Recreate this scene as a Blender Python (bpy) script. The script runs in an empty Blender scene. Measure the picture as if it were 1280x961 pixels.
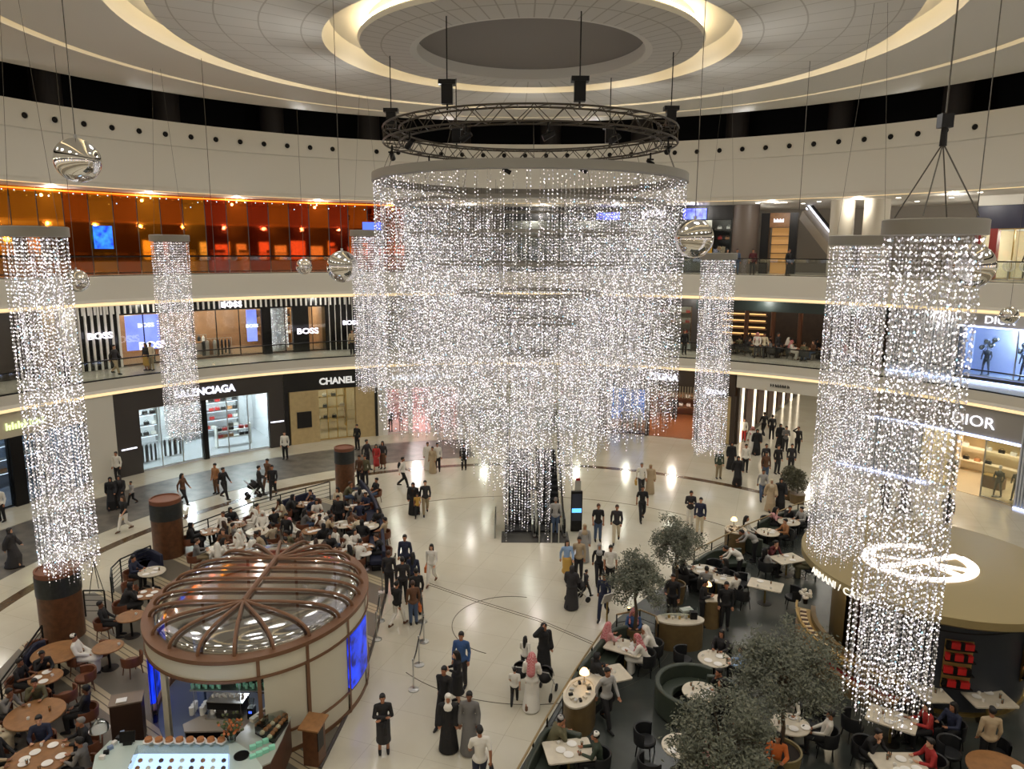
import bpy, bmesh, math, random
import numpy as np
from mathutils import Vector, Matrix
PI = math.pi
C = bpy.context.scene.collection
rnd = random.Random(7)
sin, cos, rad = math.sin, math.cos, math.radians

# ------------------------------------------------------------------ camera
F = 920.0; TH = 0.1796; RO = 0.00511
CAM = Vector((-0.53, -24.47, 12.9))
_fw = Vector((0, cos(TH), -sin(TH))); _up = Vector((0, sin(TH), cos(TH))); _rt = Vector((1, 0, 0))
RT = _rt*cos(RO) + _up*sin(RO); UP = _up*cos(RO) - _rt*sin(RO)
def at(px, py, z=0.0):
    d = RT*((px-640)/F) - UP*((py-480.5)/F) + _fw
    t = (z-CAM.z)/d.z
    return CAM + d*t
cd = bpy.data.cameras.new('camera'); co = bpy.data.objects.new('camera', cd); C.objects.link(co)
co.matrix_world = Matrix((( RT.x, UP.x, -_fw.x, CAM.x), (RT.y, UP.y, -_fw.y, CAM.y), (RT.z, UP.z, -_fw.z, CAM.z), (0,0,0,1)))
cd.sensor_width = 36; cd.lens = F/1280*36; cd.clip_end = 300; cd.clip_start = .05
bpy.context.scene.camera = co

# ------------------------------------------------------------------ materials
def lin(c):
    return tuple(((v/255)/12.92 if v/255 <= .04045 else ((v/255+.055)/1.055)**2.4) for v in c) + (1,)
MATS = {}
def mat(name, rgb, rough=.5, metal=0., emit=0., spec=.5, noise=0., scale=3., rgb2=None, alpha=1., trans=0., ecol=None, coat=0.):
    if name in MATS: return MATS[name]
    m = bpy.data.materials.new(name); m.use_nodes = True
    nt = m.node_tree; b = nt.nodes['Principled BSDF']
    b.inputs['Base Color'].default_value = lin(rgb)
    b.inputs['Roughness'].default_value = rough; b.inputs['Metallic'].default_value = metal
    b.inputs['Specular IOR Level'].default_value = spec
    b.inputs['Alpha'].default_value = alpha; b.inputs['Transmission Weight'].default_value = trans
    b.inputs['Coat Weight'].default_value = coat
    if emit:
        b.inputs['Emission Color'].default_value = lin(ecol or rgb); b.inputs['Emission Strength'].default_value = emit
    if noise or rgb2:
        tc = nt.nodes.new('ShaderNodeTexCoord'); n = nt.nodes.new('ShaderNodeTexNoise')
        n.inputs['Scale'].default_value = scale; n.inputs['Detail'].default_value = 5
        nt.links.new(tc.outputs['Object'], n.inputs['Vector'])
        r = nt.nodes.new('ShaderNodeValToRGB')
        a = lin(rgb); c2 = lin(rgb2) if rgb2 else tuple(x*(1-noise) for x in a[:3])+(1,)
        r.color_ramp.elements[0].position = .35; r.color_ramp.elements[1].position = .65
        r.color_ramp.elements[0].color = c2; r.color_ramp.elements[1].color = a
        nt.links.new(n.outputs['Fac'], r.inputs['Fac']); nt.links.new(r.outputs['Color'], b.inputs['Base Color'])
        if emit and rgb2: nt.links.new(r.outputs['Color'], b.inputs['Emission Color'])
    MATS[name] = m
    return m
def glassmat(name, rgb, refl=.12, rough=.02):
    """thin clear pane: see-through with a grazing sheen"""
    if name in MATS: return MATS[name]
    m = bpy.data.materials.new(name); m.use_nodes = True; nt = m.node_tree; nt.nodes.clear()
    o = nt.nodes.new('ShaderNodeOutputMaterial'); mx = nt.nodes.new('ShaderNodeMixShader')
    t = nt.nodes.new('ShaderNodeBsdfTransparent'); g = nt.nodes.new('ShaderNodeBsdfGlossy'); fr = nt.nodes.new('ShaderNodeFresnel')
    ad = nt.nodes.new('ShaderNodeMath'); ad.operation = 'ADD'; ad.inputs[1].default_value = refl; ad.use_clamp = True
    t.inputs['Color'].default_value = lin(rgb); g.inputs['Roughness'].default_value = rough
    fr.inputs['IOR'].default_value = 1.3
    nt.links.new(fr.outputs[0], ad.inputs[0]); nt.links.new(ad.outputs[0], mx.inputs[0])
    nt.links.new(t.outputs[0], mx.inputs[1]); nt.links.new(g.outputs[0], mx.inputs[2]); nt.links.new(mx.outputs[0], o.inputs['Surface'])
    MATS[name] = m
    return m

WALL = mat('painted_wall', (208,204,192), .55)
WALL2 = mat('ceiling_paint', (208,206,198), .6)
DARK = mat('void_black', (14,13,13), .9)
DCOL = mat('dark_column', (62,55,50), .7)
STRIP = mat('cove_strip', (255,230,185), .5, emit=11)
GLOWLINE = mat('edge_strip', (250,222,170), .5, emit=.8)
GLASS = glassmat('clear_glass', (236,242,240), .05)
RAILGL = glassmat('balustrade_glass', (246,249,247), .03)
BLKM = mat('black_metal', (24,23,23), .4, .5)
STEEL = mat('brushed_steel', (190,190,188), .28, 1.)
CHROME = mat('mirror_chrome', (240,240,240), .03, 1.)
GREYM = mat('grey_metal', (134,130,120), .5)
WIRE = mat('steel_wire', (90,86,78), .5, .6)
GOLD = mat('brass', (176,150,92), .35, .9)
WOOD = mat('walnut', (104,66,40), .4, noise=.35, scale=6)
WOODL = mat('oak', (152,108,66), .4, noise=.25, scale=6)
WHITE = mat('white_gloss', (225,222,215), .35)
LETTER = mat('lit_letter', (235,238,255), .5, emit=1.5)
BLUESCR = mat('blue_screen', (70,100,235), .4, emit=1.4)

# ------------------------------------------------------------------ mesh builder
class MB:
    def __init__(s): s.v = []; s.f = []; s.m = []; s.mats = []
    def mi(s, m):
        if m not in s.mats: s.mats.append(m)
        return s.mats.index(m)
    def add(s, vs, fs, m=None):
        o = len(s.v); s.v += [tuple(v) for v in vs]; s.f += [tuple(i+o for i in f) for f in fs]
        s.m += [s.mi(m) if m else 0]*len(fs); return s
    def box(s, c, d, rz=0., m=None, tilt=0.):
        x, y, z = d[0]/2, d[1]/2, d[2]/2
        vs = []
        for k in range(8):
            p = Vector(((-x, x)[k & 1], (-y, y)[(k >> 1) & 1], (-z, z)[(k >> 2) & 1]))
            if tilt: p = Matrix.Rotation(tilt, 3, 'X') @ p
            if rz: p = Matrix.Rotation(rz, 3, 'Z') @ p
            vs.append((p.x+c[0], p.y+c[1], p.z+c[2]))
        return s.add(vs, [(0,2,3,1),(4,5,7,6),(0,1,5,4),(2,6,7,3),(0,4,6,2),(1,3,7,5)], m)
    def rod(s, a, b, r, r2=None, n=8, m=None):
        a = Vector(a); b = Vector(b); r2 = r if r2 is None else r2
        d = (b-a); L = d.length
        if L < 1e-6: return s
        d /= L; u = d.orthogonal().normalized(); w = d.cross(u)
        vs = [a+(u*cos(2*PI*i/n)+w*sin(2*PI*i/n))*r for i in range(n)] + [b+(u*cos(2*PI*i/n)+w*sin(2*PI*i/n))*r2 for i in range(n)]
        fs = [(i, (i+1) % n, n+(i+1) % n, n+i) for i in range(n)] + [tuple(range(n-1, -1, -1)), tuple(range(n, 2*n))]
        return s.add(vs, fs, m)
    def tube(s, pts, r, n=8, m=None, closed=False):
        P = [Vector(p) for p in pts]; N = len(P); rings = []; u = None
        for i in range(N):
            if closed: d = P[(i+1) % N]-P[i-1]
            else: d = P[min(i+1, N-1)]-P[max(i-1, 0)]
            d.normalize()
            u = d.orthogonal().normalized() if u is None else (u-d*u.dot(d)).normalized()
            w = d.cross(u); rr = r[i] if isinstance(r, (list, tuple)) else r
            rings.append([P[i]+(u*cos(2*PI*k/n)+w*sin(2*PI*k/n))*rr for k in range(n)])
        vs = [p for q in rings for p in q]; fs = []
        for i in range(N if closed else N-1):
            j = (i+1) % N
            fs += [(i*n+k, i*n+(k+1) % n, j*n+(k+1) % n, j*n+k) for k in range(n)]
        if not closed: fs += [tuple(range(n-1, -1, -1)), tuple((N-1)*n+k for k in range(n))]
        return s.add(vs, fs, m)
    def lathe(s, prof, n=24, c=(0,0,0), m=None, sx=1., sy=1., a0=0., a1=2*PI, rot=0.):
        full = abs(a1-a0-2*PI) < 1e-6; K = n if full else n+1; vs = []
        for r, z in prof:
            for k in range(K):
                a = a0+(a1-a0)*k/n
                x, y = r*sx*cos(a), r*sy*sin(a)
                vs.append((c[0]+x*cos(rot)-y*sin(rot), c[1]+x*sin(rot)+y*cos(rot), c[2]+z))
        fs = []
        for i in range(len(prof)-1):
            for k in range(n):
                k2 = (k+1) % K
                if prof[i][0] < 1e-6: fs.append((i*K+k, (i+1)*K+k2, (i+1)*K+k))
                elif prof[i+1][0] < 1e-6: fs.append((i*K+k, i*K+k2, (i+1)*K+k))
                else: fs.append((i*K+k, i*K+k2, (i+1)*K+k2, (i+1)*K+k))
        return s.add(vs, fs, m)
    def prism(s, poly, z0, z1, m=None):
        n = len(poly)
        vs = [(p[0], p[1], z0) for p in poly] + [(p[0], p[1], z1) for p in poly]
        fs = [(i, (i+1) % n, n+(i+1) % n, n+i) for i in range(n)] + [tuple(range(n-1, -1, -1)), tuple(range(n, 2*n))]
        return s.add(vs, fs, m)
    def arc(s, r0, r1, z0, z1, p0, p1, m=None, seg=1.5):
        """a curved block between two radii, heights and angles (degrees clockwise from +y)"""
        n = max(1, int(abs(p1-p0)/seg)); vs = []
        for k in range(n+1):
            a = rad(p0+(p1-p0)*k/n)
            for r, z in ((r0, z0), (r1, z0), (r1, z1), (r0, z1)): vs.append((r*sin(a), r*cos(a), z))
        fs = []
        for k in range(n):
            for j in range(4): fs.append((k*4+j, k*4+(j+1) % 4, k*4+4+(j+1) % 4, k*4+4+j))
        fs += [(0,1,2,3), (n*4+3, n*4+2, n*4+1, n*4)]
        return s.add(vs, fs, m)
    def ball(s, c, r, n=10, m=None, k=None):
        r = (r, r, r) if isinstance(r, (int, float)) else r; k = k or n//2+1
        vs = []; fs = []
        vs.append((c[0], c[1], c[2]-r[2]))
        for i in range(1, k):
            a = -PI/2+PI*i/k
            for j in range(n): vs.append((c[0]+r[0]*cos(a)*cos(2*PI*j/n), c[1]+r[1]*cos(a)*sin(2*PI*j/n), c[2]+r[2]*sin(a)))
        vs.append((c[0], c[1], c[2]+r[2])); T = len(vs)-1
        for j in range(n):
            fs.append((0, 1+(j+1) % n, 1+j)); fs.append((T, 1+(k-2)*n+j, 1+(k-2)*n+(j+1) % n))
            for i in range(k-2): fs.append((1+i*n+j, 1+i*n+(j+1) % n, 1+(i+1)*n+(j+1) % n, 1+(i+1)*n+j))
        return s.add(vs, fs, m)
    def mesh(s, name, smooth=False, fix=True):
        me = bpy.data.meshes.new(name); me.from_pydata(s.v, [], s.f)
        for m in s.mats: me.materials.append(m)
        if len(s.mats) > 1: me.polygons.foreach_set('material_index', s.m)
        if fix:
            bm = bmesh.new(); bm.from_mesh(me); bmesh.ops.recalc_face_normals(bm, faces=bm.faces); bm.to_mesh(me); bm.free()
        if smooth:
            me.shade_smooth(); me.set_sharp_from_angle(angle=rad(38))
        me.update(); return me
    def build(s, name, m=None, parent=None, smooth=False, loc=None):
        if m is not None and not s.mats: s.mats = [m]; s.m = [0]*len(s.f)
        o = bpy.data.objects.new(name, s.mesh(name, smooth)); C.objects.link(o)
        if parent: o.parent = parent
        if loc is not None: o.location = loc
        return o
def tag(o, label, cat, group=None, kind=None):
    o['label'] = label; o['category'] = cat
    if group: o['group'] = group
    if kind: o['kind'] = kind
    return o
def struct(o): o['kind'] = 'structure'; return o
def empty(name, loc=(0,0,0), rz=0.):
    o = bpy.data.objects.new(name, None); C.objects.link(o); o.location = loc; o.rotation_euler = (0, 0, rz); o.empty_display_size = .2
    return o
def thing(name, label, cat, loc=(0,0,0), rz=0., group=None): return tag(empty(name, loc, rz), label, cat, group)
def dup(root, loc, rz, label=None, group=None, scale=None):
    r = root.copy(); C.objects.link(r); r.location = loc; r.rotation_euler = (0, 0, rz)
    if scale: r.scale = scale
    if label: r['label'] = label
    if group: r['group'] = group
    for ch in list(root.children):
        c = ch.copy(); C.objects.link(c); c.parent = r
        for g in list(ch.children):
            d = g.copy(); C.objects.link(d); d.parent = c
    return r
def cylp(r, deg, z=0.): return Vector((r*sin(rad(deg)), r*cos(rad(deg)), z))
def text_obj(s, size, place, m, parent=None, depth=.04, name='lettering', bold=.0, sx=1.):
    """lettering mesh; place(x, y, d) maps flat text coordinates to the world"""
    cu = bpy.data.curves.new('lettering', 'FONT'); cu.body = s; cu.size = size; cu.align_x = 'CENTER'; cu.extrude = depth/2; cu.offset = bold
    cu.resolution_u = 3
    t = bpy.data.objects.new('lettering', cu); C.objects.link(t); bpy.context.view_layer.update()
    me = bpy.data.meshes.new_from_object(t.evaluated_get(bpy.context.evaluated_depsgraph_get()))
    bpy.data.objects.remove(t)
    for v in me.vertices: v.co = place(v.co.x*sx, v.co.y, v.co.z)
    me.materials.clear(); me.materials.append(m)
    o = bpy.data.objects.new(name, me); C.objects.link(o)
    if parent: o.parent = parent
    return o
def on_ring(r, deg, z):      # lettering on the inner face of a drum
    def f(x, y, d):
        a = rad(deg)+x/r; return Vector(((r-d-.02)*sin(a), (r-d-.02)*cos(a), z+y))
    return f
def glyphs(n, size, place, m, parent=None, name='sign_lettering'):
    """a run of small bright strokes for signs too blurred to read"""
    b = MB(); r_ = random.Random(n); w = size*.6; st = size*.16
    def stroke(x0, y0, x1, y1):
        c = [place(x, y, d) for d in (-.02, .02) for x, y in ((x0, y0), (x1, y0), (x1, y1), (x0, y1))]
        b.add(c, [(0,1,2,3), (7,6,5,4), (0,1,5,4), (1,2,6,5), (2,3,7,6), (3,0,4,7)])
    for k in range(n):
        x = (k-n/2)*w; stroke(x, 0, x+st, size*.72)
        if r_.random() < .6: stroke(x+st, size*.3, x+w*.55, size*.3+st*.8)
        if r_.random() < .5: stroke(x+w*.5, 0, x+w*.5+st, size*.5)
    o = b.build(name, m)
    if parent: o.parent = parent
    return o
def lamp(loc, w, r=.15, col=(1,.87,.68), kind='POINT', aim=None, size=1.2, blend=.6, name='lamp'):
    l = bpy.data.lights.new(name, kind); l.energy = w; l.color = col; l.shadow_soft_size = r
    if kind == 'SPOT': l.spot_size = size; l.spot_blend = blend
    o = bpy.data.objects.new(name, l); C.objects.link(o); o.location = loc
    if aim is not None: o.rotation_euler = (Vector(aim)-Vector(loc)).to_track_quat('-Z', 'Y').to_euler()
    return o

# ================================================================== THE SETTING
R = 28.0
def polar_panels(name, rgb, rgb2, dr, na):
    """ceiling panels: seams every dr metres outward and na times around"""
    m = bpy.data.materials.new(name); m.use_nodes = True; nt = m.node_tree; b = nt.nodes['Principled BSDF']; L = nt.links.new
    tc = nt.nodes.new('ShaderNodeTexCoord'); sp = nt.nodes.new('ShaderNodeSeparateXYZ'); L(tc.outputs['Object'], sp.inputs[0])
    def M(op, a, b_=None, c_=None):
        n = nt.nodes.new('ShaderNodeMath'); n.operation = op
        for i, v in enumerate((a, b_, c_)):
            if v is None: continue
            if isinstance(v, (int, float)): n.inputs[i].default_value = v
            else: L(v, n.inputs[i])
        return n.outputs[0]
    x, y = sp.outputs[0], sp.outputs[1]
    r = M('SQRT', M('ADD', M('MULTIPLY', x, x), M('MULTIPLY', y, y))); a = M('ARCTAN2', x, y)
    f1 = M('ABSOLUTE', M('SUBTRACT', M('FRACT', M('DIVIDE', r, dr)), .5)); f2 = M('ABSOLUTE', M('SUBTRACT', M('FRACT', M('MULTIPLY', a, na/(2*PI))), .5))
    s1 = M('GREATER_THAN', f1, .5-.022/dr); s2 = M('LESS_THAN', M('MULTIPLY', M('SUBTRACT', .5, f2), M('MULTIPLY', r, 2*PI/na)), .022)
    s = M('MAXIMUM', s1, s2)
    nz = nt.nodes.new('ShaderNodeTexNoise'); nz.inputs['Scale'].default_value = .6; L(tc.outputs['Object'], nz.inputs['Vector'])
    mx = nt.nodes.new('ShaderNodeMix'); mx.data_type = 'RGBA'; L(s, mx.inputs['Factor'])
    mx.inputs['A'].default_value = lin(rgb); mx.inputs['B'].default_value = lin(rgb2); L(mx.outputs['Result'], b.inputs['Base Color'])
    b.inputs['Roughness'].default_value = .6
    return m
PANEL = polar_panels('ceiling_panels', (200,198,192), (168,165,156), 1.15, 60)
OCUL = mat('oculus_cloth', (132,127,122), .7)
SEG = 128
def disc_profile(name, prof, m, n=SEG, smooth=True):
    return MB().lathe(prof, n).build(name, m, smooth=smooth)
ZC = [(3.53,18.97),(5.24,19.05),(6.32,19.06),(10.89,19.34),(12.04,19.49),(16.1,19.8),(16.35,19.83),(26.4,21.35),(26.6,21.4),(28.3,21.72)]
ceil = MB()
struct(MB().lathe([(0,19.3),(3.6,19.3),(3.6,19.4),(0,19.4)], SEG).build('ceiling_oculus', OCUL))
ceil.lathe([(3.5,19.35),(3.53,18.97),(3.75,18.93)], SEG, m=WALL2)
ceil.lathe([(3.75,18.93),(5.24,19.05)], SEG, m=PANEL)
ceil.lathe([(5.24,19.05),(5.3,19.16),(5.24,19.22),(5.0,19.24),(5.0,19.62),(6.1,19.62),(6.32,19.3),(6.32,19.06)], SEG, m=WALL2)
ceil.lathe([(6.32,19.06),(10.89,19.34)], SEG, m=PANEL)
ceil.lathe([(10.89,19.34),(10.95,19.45),(10.89,19.5),(10.6,19.52),(10.6,19.95),(11.8,19.95),(12.04,19.6),(12.04,19.49)], SEG, m=WALL2)
ceil.lathe([(12.04,19.49),(16.0,19.79),(16.0,20.1),(16.6,20.1),(16.6,19.86),(26.3,21.28),(26.3,21.5),(26.75,21.5),(26.75,21.38),(28.3,21.72),(28.35,22.6)], SEG, m=WALL2)
struct(ceil.build('ceiling', smooth=True))
coves = MB()
coves.lathe([(5.08,19.28),(5.2,19.28),(5.2,19.33),(5.08,19.33),(5.08,19.28)], SEG)
coves.lathe([(10.68,19.56),(10.8,19.56),(10.8,19.62),(10.68,19.62),(10.68,19.56)], SEG)
o = struct(coves.build('trim_1', STRIP))
lines = MB()
lines.lathe([(16.05,20.06),(16.55,20.06)], SEG); lines.lathe([(26.34,21.47),(26.7,21.47)], SEG)
struct(lines.build('trim_2', mat('slot_light', (255,228,180), .5, emit=1.3)))
# dark plenum above the fascia
pl = MB(); pl.lathe([(28.2,20.05),(34,20.05),(34,23),(28.35,23),(28.35,22.6)], SEG)
struct(pl.build('wall_plenum', DARK))
for k in range(30):
    a = -176+k*12
    c = cylp(31, a, 20.05)
    col = MB().lathe([(0,0),(.75,0),(.75,2.95),(0,2.95)], 20, c); struct(col.build('trim_5', DCOL, smooth=True))
# upper fascia
def ring(name, prof, m, n=SEG*2): return struct(MB().lathe(prof, n).build(name, m, smooth=True))
ring('wall_upper_fascia', [(28.2,20.05),(27.95,20.05),(27.95,18.75),(28.03,18.7),(28.0,16.42),(27.9,16.3),(27.9,16.16),(28.25,16.16)], WALL)
ring('trim_3', [(27.94,16.14),(28.2,16.14)], GLOWLINE)
ring('ceiling_upper_gallery', [(28.2,16.16),(40,16.16)], mat('gallery_ceiling', (185,178,165), .5))
ring('wall_middle_fascia', [(31,11.3),(28.02,11.35),(27.96,11.42),(27.9,11.36),(27.95,10.15),(27.8,10.0),(27.8,9.8),(28.25,9.8),(33,9.8)], WALL)
ring('trim_4', [(27.79,9.83),(27.79,9.99)], GLOWLINE)
ring('trim_6', [(27.86,9.79),(28.2,9.79)], GLOWLINE)
ring('wall_lower_fascia', [(31,5.62),(28.02,5.65),(27.9,5.72),(27.95,5.2),(27.8,5.05),(27.8,4.88),(28.2,4.88)], WALL)
ring('trim_7', [(27.79,4.89),(27.79,5.05)], GLOWLINE)
ring('ceiling_ground_gallery', [(28.2,4.9),(40,4.9)], WALL2)
# marble floors
def marble(name, rgb, rgb2, tile=1.2, rough=.1):
    m = bpy.data.materials.new(name); m.use_nodes = True; nt = m.node_tree; b = nt.nodes['Principled BSDF']; L = nt.links.new
    tc = nt.nodes.new('ShaderNodeTexCoord'); n = nt.nodes.new('ShaderNodeTexNoise'); n.inputs['Scale'].default_value = .35; n.inputs['Detail'].default_value = 8
    n.inputs['Distortion'].default_value = 1.2
    L(tc.outputs['Object'], n.inputs['Vector'])
    r = nt.nodes.new('ShaderNodeValToRGB'); r.color_ramp.elements[0].position = .3; r.color_ramp.elements[1].position = .7
    r.color_ramp.elements[0].color = lin(rgb2); r.color_ramp.elements[1].color = lin(rgb); L(n.outputs['Fac'], r.inputs['Fac'])
    br = nt.nodes.new('ShaderNodeTexBrick'); br.offset = 0; br.inputs['Scale'].default_value = 1/tile; br.inputs['Mortar Size'].default_value = .004
    br.inputs['Brick Width'].default_value = 1; br.inputs['Row Height'].default_value = 1
    br.inputs['Color1'].default_value = (1,1,1,1); br.inputs['Color2'].default_value = (.97,.97,.96,1); br.inputs['Mortar'].default_value = (.72,.7,.66,1)
    mp = nt.nodes.new('ShaderNodeMapping'); mp.inputs['Rotation'].default_value = (0,0,.35); L(tc.outputs['Object'], mp.inputs[0]); L(mp.outputs[0], br.inputs['Vector'])
    mx = nt.nodes.new('ShaderNodeMix'); mx.data_type = 'RGBA'; mx.blend_type = 'MULTIPLY'; mx.inputs['Factor'].default_value = 1
    L(r.outputs[0], mx.inputs['A']); L(br.outputs['Color'], mx.inputs['B']); L(mx.outputs['Result'], b.inputs['Base Color'])
    b.inputs['Roughness'].default_value = rough
    return m
MARBLE = marble('cream_marble', (206,201,184), (196,189,170), 1.6, .14)
MARBLE2 = marble('gallery_marble', (218,213,200), (205,199,184), 1.2, .2)
struct(MB().lathe([(0,-.2),(62,-.2),(62,0),(0,0)], SEG).build('floor', MARBLE))
ring('floor_first_gallery', [(28.0,5.68),(40,5.68)], MARBLE2)
ring('floor_second_gallery', [(28.0,11.38),(40,11.38)], MARBLE2)
BROWN = mat('brown_stone', (92,70,48), .2, noise=.3, scale=2)
ring('floor_brown_band', [(18.95,0),(18.95,.006),(19.42,.006),(19.42,0)], BROWN)
carpet = MB().arc(20.9, 25.5, 0, .012, -112, -8)
struct(carpet.build('floor_grey_band', mat('grey_stone', (112,105,96), .4, noise=.5, scale=1.6)))
# thin inlay lines in the marble
LINE = mat('inlay_line', (80,70,55), .4)
inl = MB()
pa, pb, pc, pd = at(533,730), at(595,752), at(672,776), at(742,806)
for off in (0, .16):
    o_ = Vector((.0, off, .003)); inl.tube([p+o_ for p in (pa, pb, pc, pd)], .012, 4)
def ringline(c, r, w=.014, a0=0, a1=2*PI, n=90): inl.tube([(c[0]+r*cos(a0+(a1-a0)*i/n), c[1]+r*sin(a0+(a1-a0)*i/n), .002) for i in range(n+1)], w, 4)
ringline(at(640,780), 2.1, a0=1.3, a1=4.3); ringline((0,0), 13.2, a0=-.6, a1=2.2); ringline((0,0), 5.2, a0=3.9, a1=5.8)
struct(inl.build('floor_inlay', LINE))

# glass balustrades of the two galleries
def balustrade(z, label, h, p0, p1):
    t = thing('balustrade', label, 'balustrade', (0,0,0))
    MB().arc(28.06, 28.08, z, z+h, p0, p1).build('glass', RAILGL, t)
    MB().arc(28.02, 28.12, z+h, z+h+.06, p0, p1).build('handrail', BLKM, t)
    MB().arc(28.03, 28.11, z-.02, z+.05, p0, p1).build('base_rail', BLKM, t)
balustrade(5.72, 'clear glass balustrade with black handrail along the first gallery', 1.05, -120, 120)
balustrade(11.4, 'clear glass balustrade with dark handrail along the top gallery', 1.05, -120, 120)
# air nozzles on the fascia band
nz0 = thing('air_nozzle', 'round dark air nozzle in the curved fascia below the black opening', 'air nozzle', (0,0,0), 0, 'air nozzles along the upper fascia')
MB().lathe([(.2,0),(.23,-.03),(.17,-.05),(.15,-.02)], 16).build('collar', WALL, nz0, smooth=True)
MB().lathe([(0,-.03),(.1,-.06),(.15,-.02)], 14).build('nozzle', DARK, nz0, smooth=True)
first = True
for k in range(-36, 37):
    if k % 14 == 6: continue
    a = k*2.95+.6
    r_ = nz0 if first else dup(nz0, (0,0,0), 0)
    first = False
    r_.location = cylp(27.95, a, 19.32); r_.rotation_mode = 'XYZ'; r_.rotation_euler = (-PI/2, 0, -rad(a))
# ================================================================== CURTAINS OF LIGHT
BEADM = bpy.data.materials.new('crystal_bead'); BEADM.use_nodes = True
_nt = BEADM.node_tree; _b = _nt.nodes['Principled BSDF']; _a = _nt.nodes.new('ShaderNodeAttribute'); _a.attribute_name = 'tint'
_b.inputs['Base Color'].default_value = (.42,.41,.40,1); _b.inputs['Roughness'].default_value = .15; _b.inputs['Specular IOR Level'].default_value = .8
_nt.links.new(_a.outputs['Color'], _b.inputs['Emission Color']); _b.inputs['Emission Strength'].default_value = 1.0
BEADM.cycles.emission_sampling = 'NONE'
STRING = mat('clear_string', (150,146,136), .4)
nrg = np.random.default_rng(3)
OV = np.array([(1,0,0),(-1,0,0),(0,1,0),(0,-1,0),(0,0,1.1),(0,0,-1.1)], float)
OF = np.array([(0,2,4),(2,1,4),(1,3,4),(3,0,4),(2,0,5),(1,2,5),(3,1,5),(0,3,5)])
def bead_mesh(strings, step, size, gain):
    """strings: list of (x, y, ztop, zbottom); returns beads mesh and strings mesh"""
    P = []
    for x, y, zt, zb in strings:
        n = max(2, int((zt-zb)/step)); j = nrg.random()*step
        z = zt-.04-np.arange(n)*step-j*.6
        P.append(np.c_[np.full(n, x)+nrg.normal(0, .006, n), np.full(n, y)+nrg.normal(0, .006, n), z])
    P = np.concatenate(P); N = len(P)
    sc = size*(.7+.6*nrg.random(N))
    V = (P[:, None, :]+OV[None]*sc[:, None, None]).reshape(-1, 3); Fc = (np.arange(N)[:, None, None]*6+OF[None]).reshape(-1, 3)
    me = bpy.data.meshes.new('beads'); me.vertices.add(len(V)); me.vertices.foreach_set('co', V.astype(np.float32).ravel())
    me.loops.add(len(Fc)*3); me.loops.foreach_set('vertex_index', Fc.astype(np.int32).ravel())
    me.polygons.add(len(Fc)); me.polygons.foreach_set('loop_start', np.arange(len(Fc), dtype=np.int32)*3)
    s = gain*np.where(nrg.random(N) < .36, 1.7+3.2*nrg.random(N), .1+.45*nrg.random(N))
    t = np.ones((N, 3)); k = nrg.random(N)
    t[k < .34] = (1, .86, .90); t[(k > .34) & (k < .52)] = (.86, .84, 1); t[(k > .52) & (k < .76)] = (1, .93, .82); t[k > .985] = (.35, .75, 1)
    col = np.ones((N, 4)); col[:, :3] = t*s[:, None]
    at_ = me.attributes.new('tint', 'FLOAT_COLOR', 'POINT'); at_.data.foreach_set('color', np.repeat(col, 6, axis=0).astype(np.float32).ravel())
    me.materials.append(BEADM); me.update(); me.validate()
    S = MB()
    for x, y, zt, zb in strings: S.rod((x, y, zt), (x, y, zb), .0028, n=3)
    ms = S.mesh('strings', fix=False); ms.materials.append(STRING)
    return me, ms
def curtain(name, label, x, y, zt, zb, dia, wire_top, nout=36, nin=52, size=.0165, gain=.52, step=.1, hoist=False):
    t = thing(name, label, 'crystal curtain', (0,0,0), 0, 'hanging drums of crystal strings')
    strings = []
    for ring_r, n in ((dia/2-.06, nout), (dia/2-.16, nout), (dia*.31, nin), (dia*.2, nin//2), (dia*.08, 5)):
        for i in range(n):
            a = 2*PI*(i+.5*rnd.random())/n
            strings.append((x+ring_r*cos(a), y+ring_r*sin(a), zt, zb+rnd.random()*.45+(.25 if ring_r > dia*.4 else 0)))
    me, ms = bead_mesh(strings, step, size, gain)
    b = bpy.data.objects.new('beads', me); C.objects.link(b); b.parent = t; b['kind'] = 'stuff'
    s = bpy.data.objects.new('strings', ms); C.objects.link(s); s.parent = t; s['kind'] = 'stuff'
    MB().lathe([(0,0),(dia/2,0),(dia/2,.24),(dia/2-.03,.26),(0,.26)], 32, (x, y, zt)).build('top_drum', GREYM, t, smooth=True)
    w = MB()
    hub = (x, y, zt+1.5)
    if not hoist:
        for k in range(2): a = k*PI; w.rod((x+dia*.4*cos(a), y, zt+.3), (x+dia*.1*cos(a), y, wire_top), .005, n=4)
        w.build('suspension_wire', WIRE, t); return t
    for k in range(4):
        a = PI/4+k*PI/2; w.rod((x+dia*.4*cos(a), y+dia*.4*sin(a), zt+.3), hub, .012, n=4)
    w.rod(hub, (x, y, wire_top), .014, n=4)
    w.build('suspension_wire', WIRE, t)
    h = MB(); h.rod((x, y, zt+1.45), (x, y, zt+1.75), .06, .05, 8); h.box((x, y, zt+1.85), (.2,.16,.22)); h.build('hoist', BLKM, t)
    return t
curtain('crystal_curtain', 'tall crystal drum at the left edge, ending above a wooden column', -13.0, -4.9, 13.2, 3.7, 1.6, 19.9, 34, 40, size=.019, gain=.62)
curtain('crystal_curtain', 'slim crystal drum ending just above the carpet near the grey shop', -14.3, 5.6, 13.2, 4.9, 1.5, 19.8)
curtain('crystal_curtain', 'half-hidden crystal drum behind the left flank of the chandelier', -6.9, 8.4, 13.5, 6.5, 1.5, 19.5)
curtain('crystal_curtain', 'crystal drum just right of the chandelier below a mirror ball', 7.9, 6.1, 12.6, 4.2, 1.5, 19.5)
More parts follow.
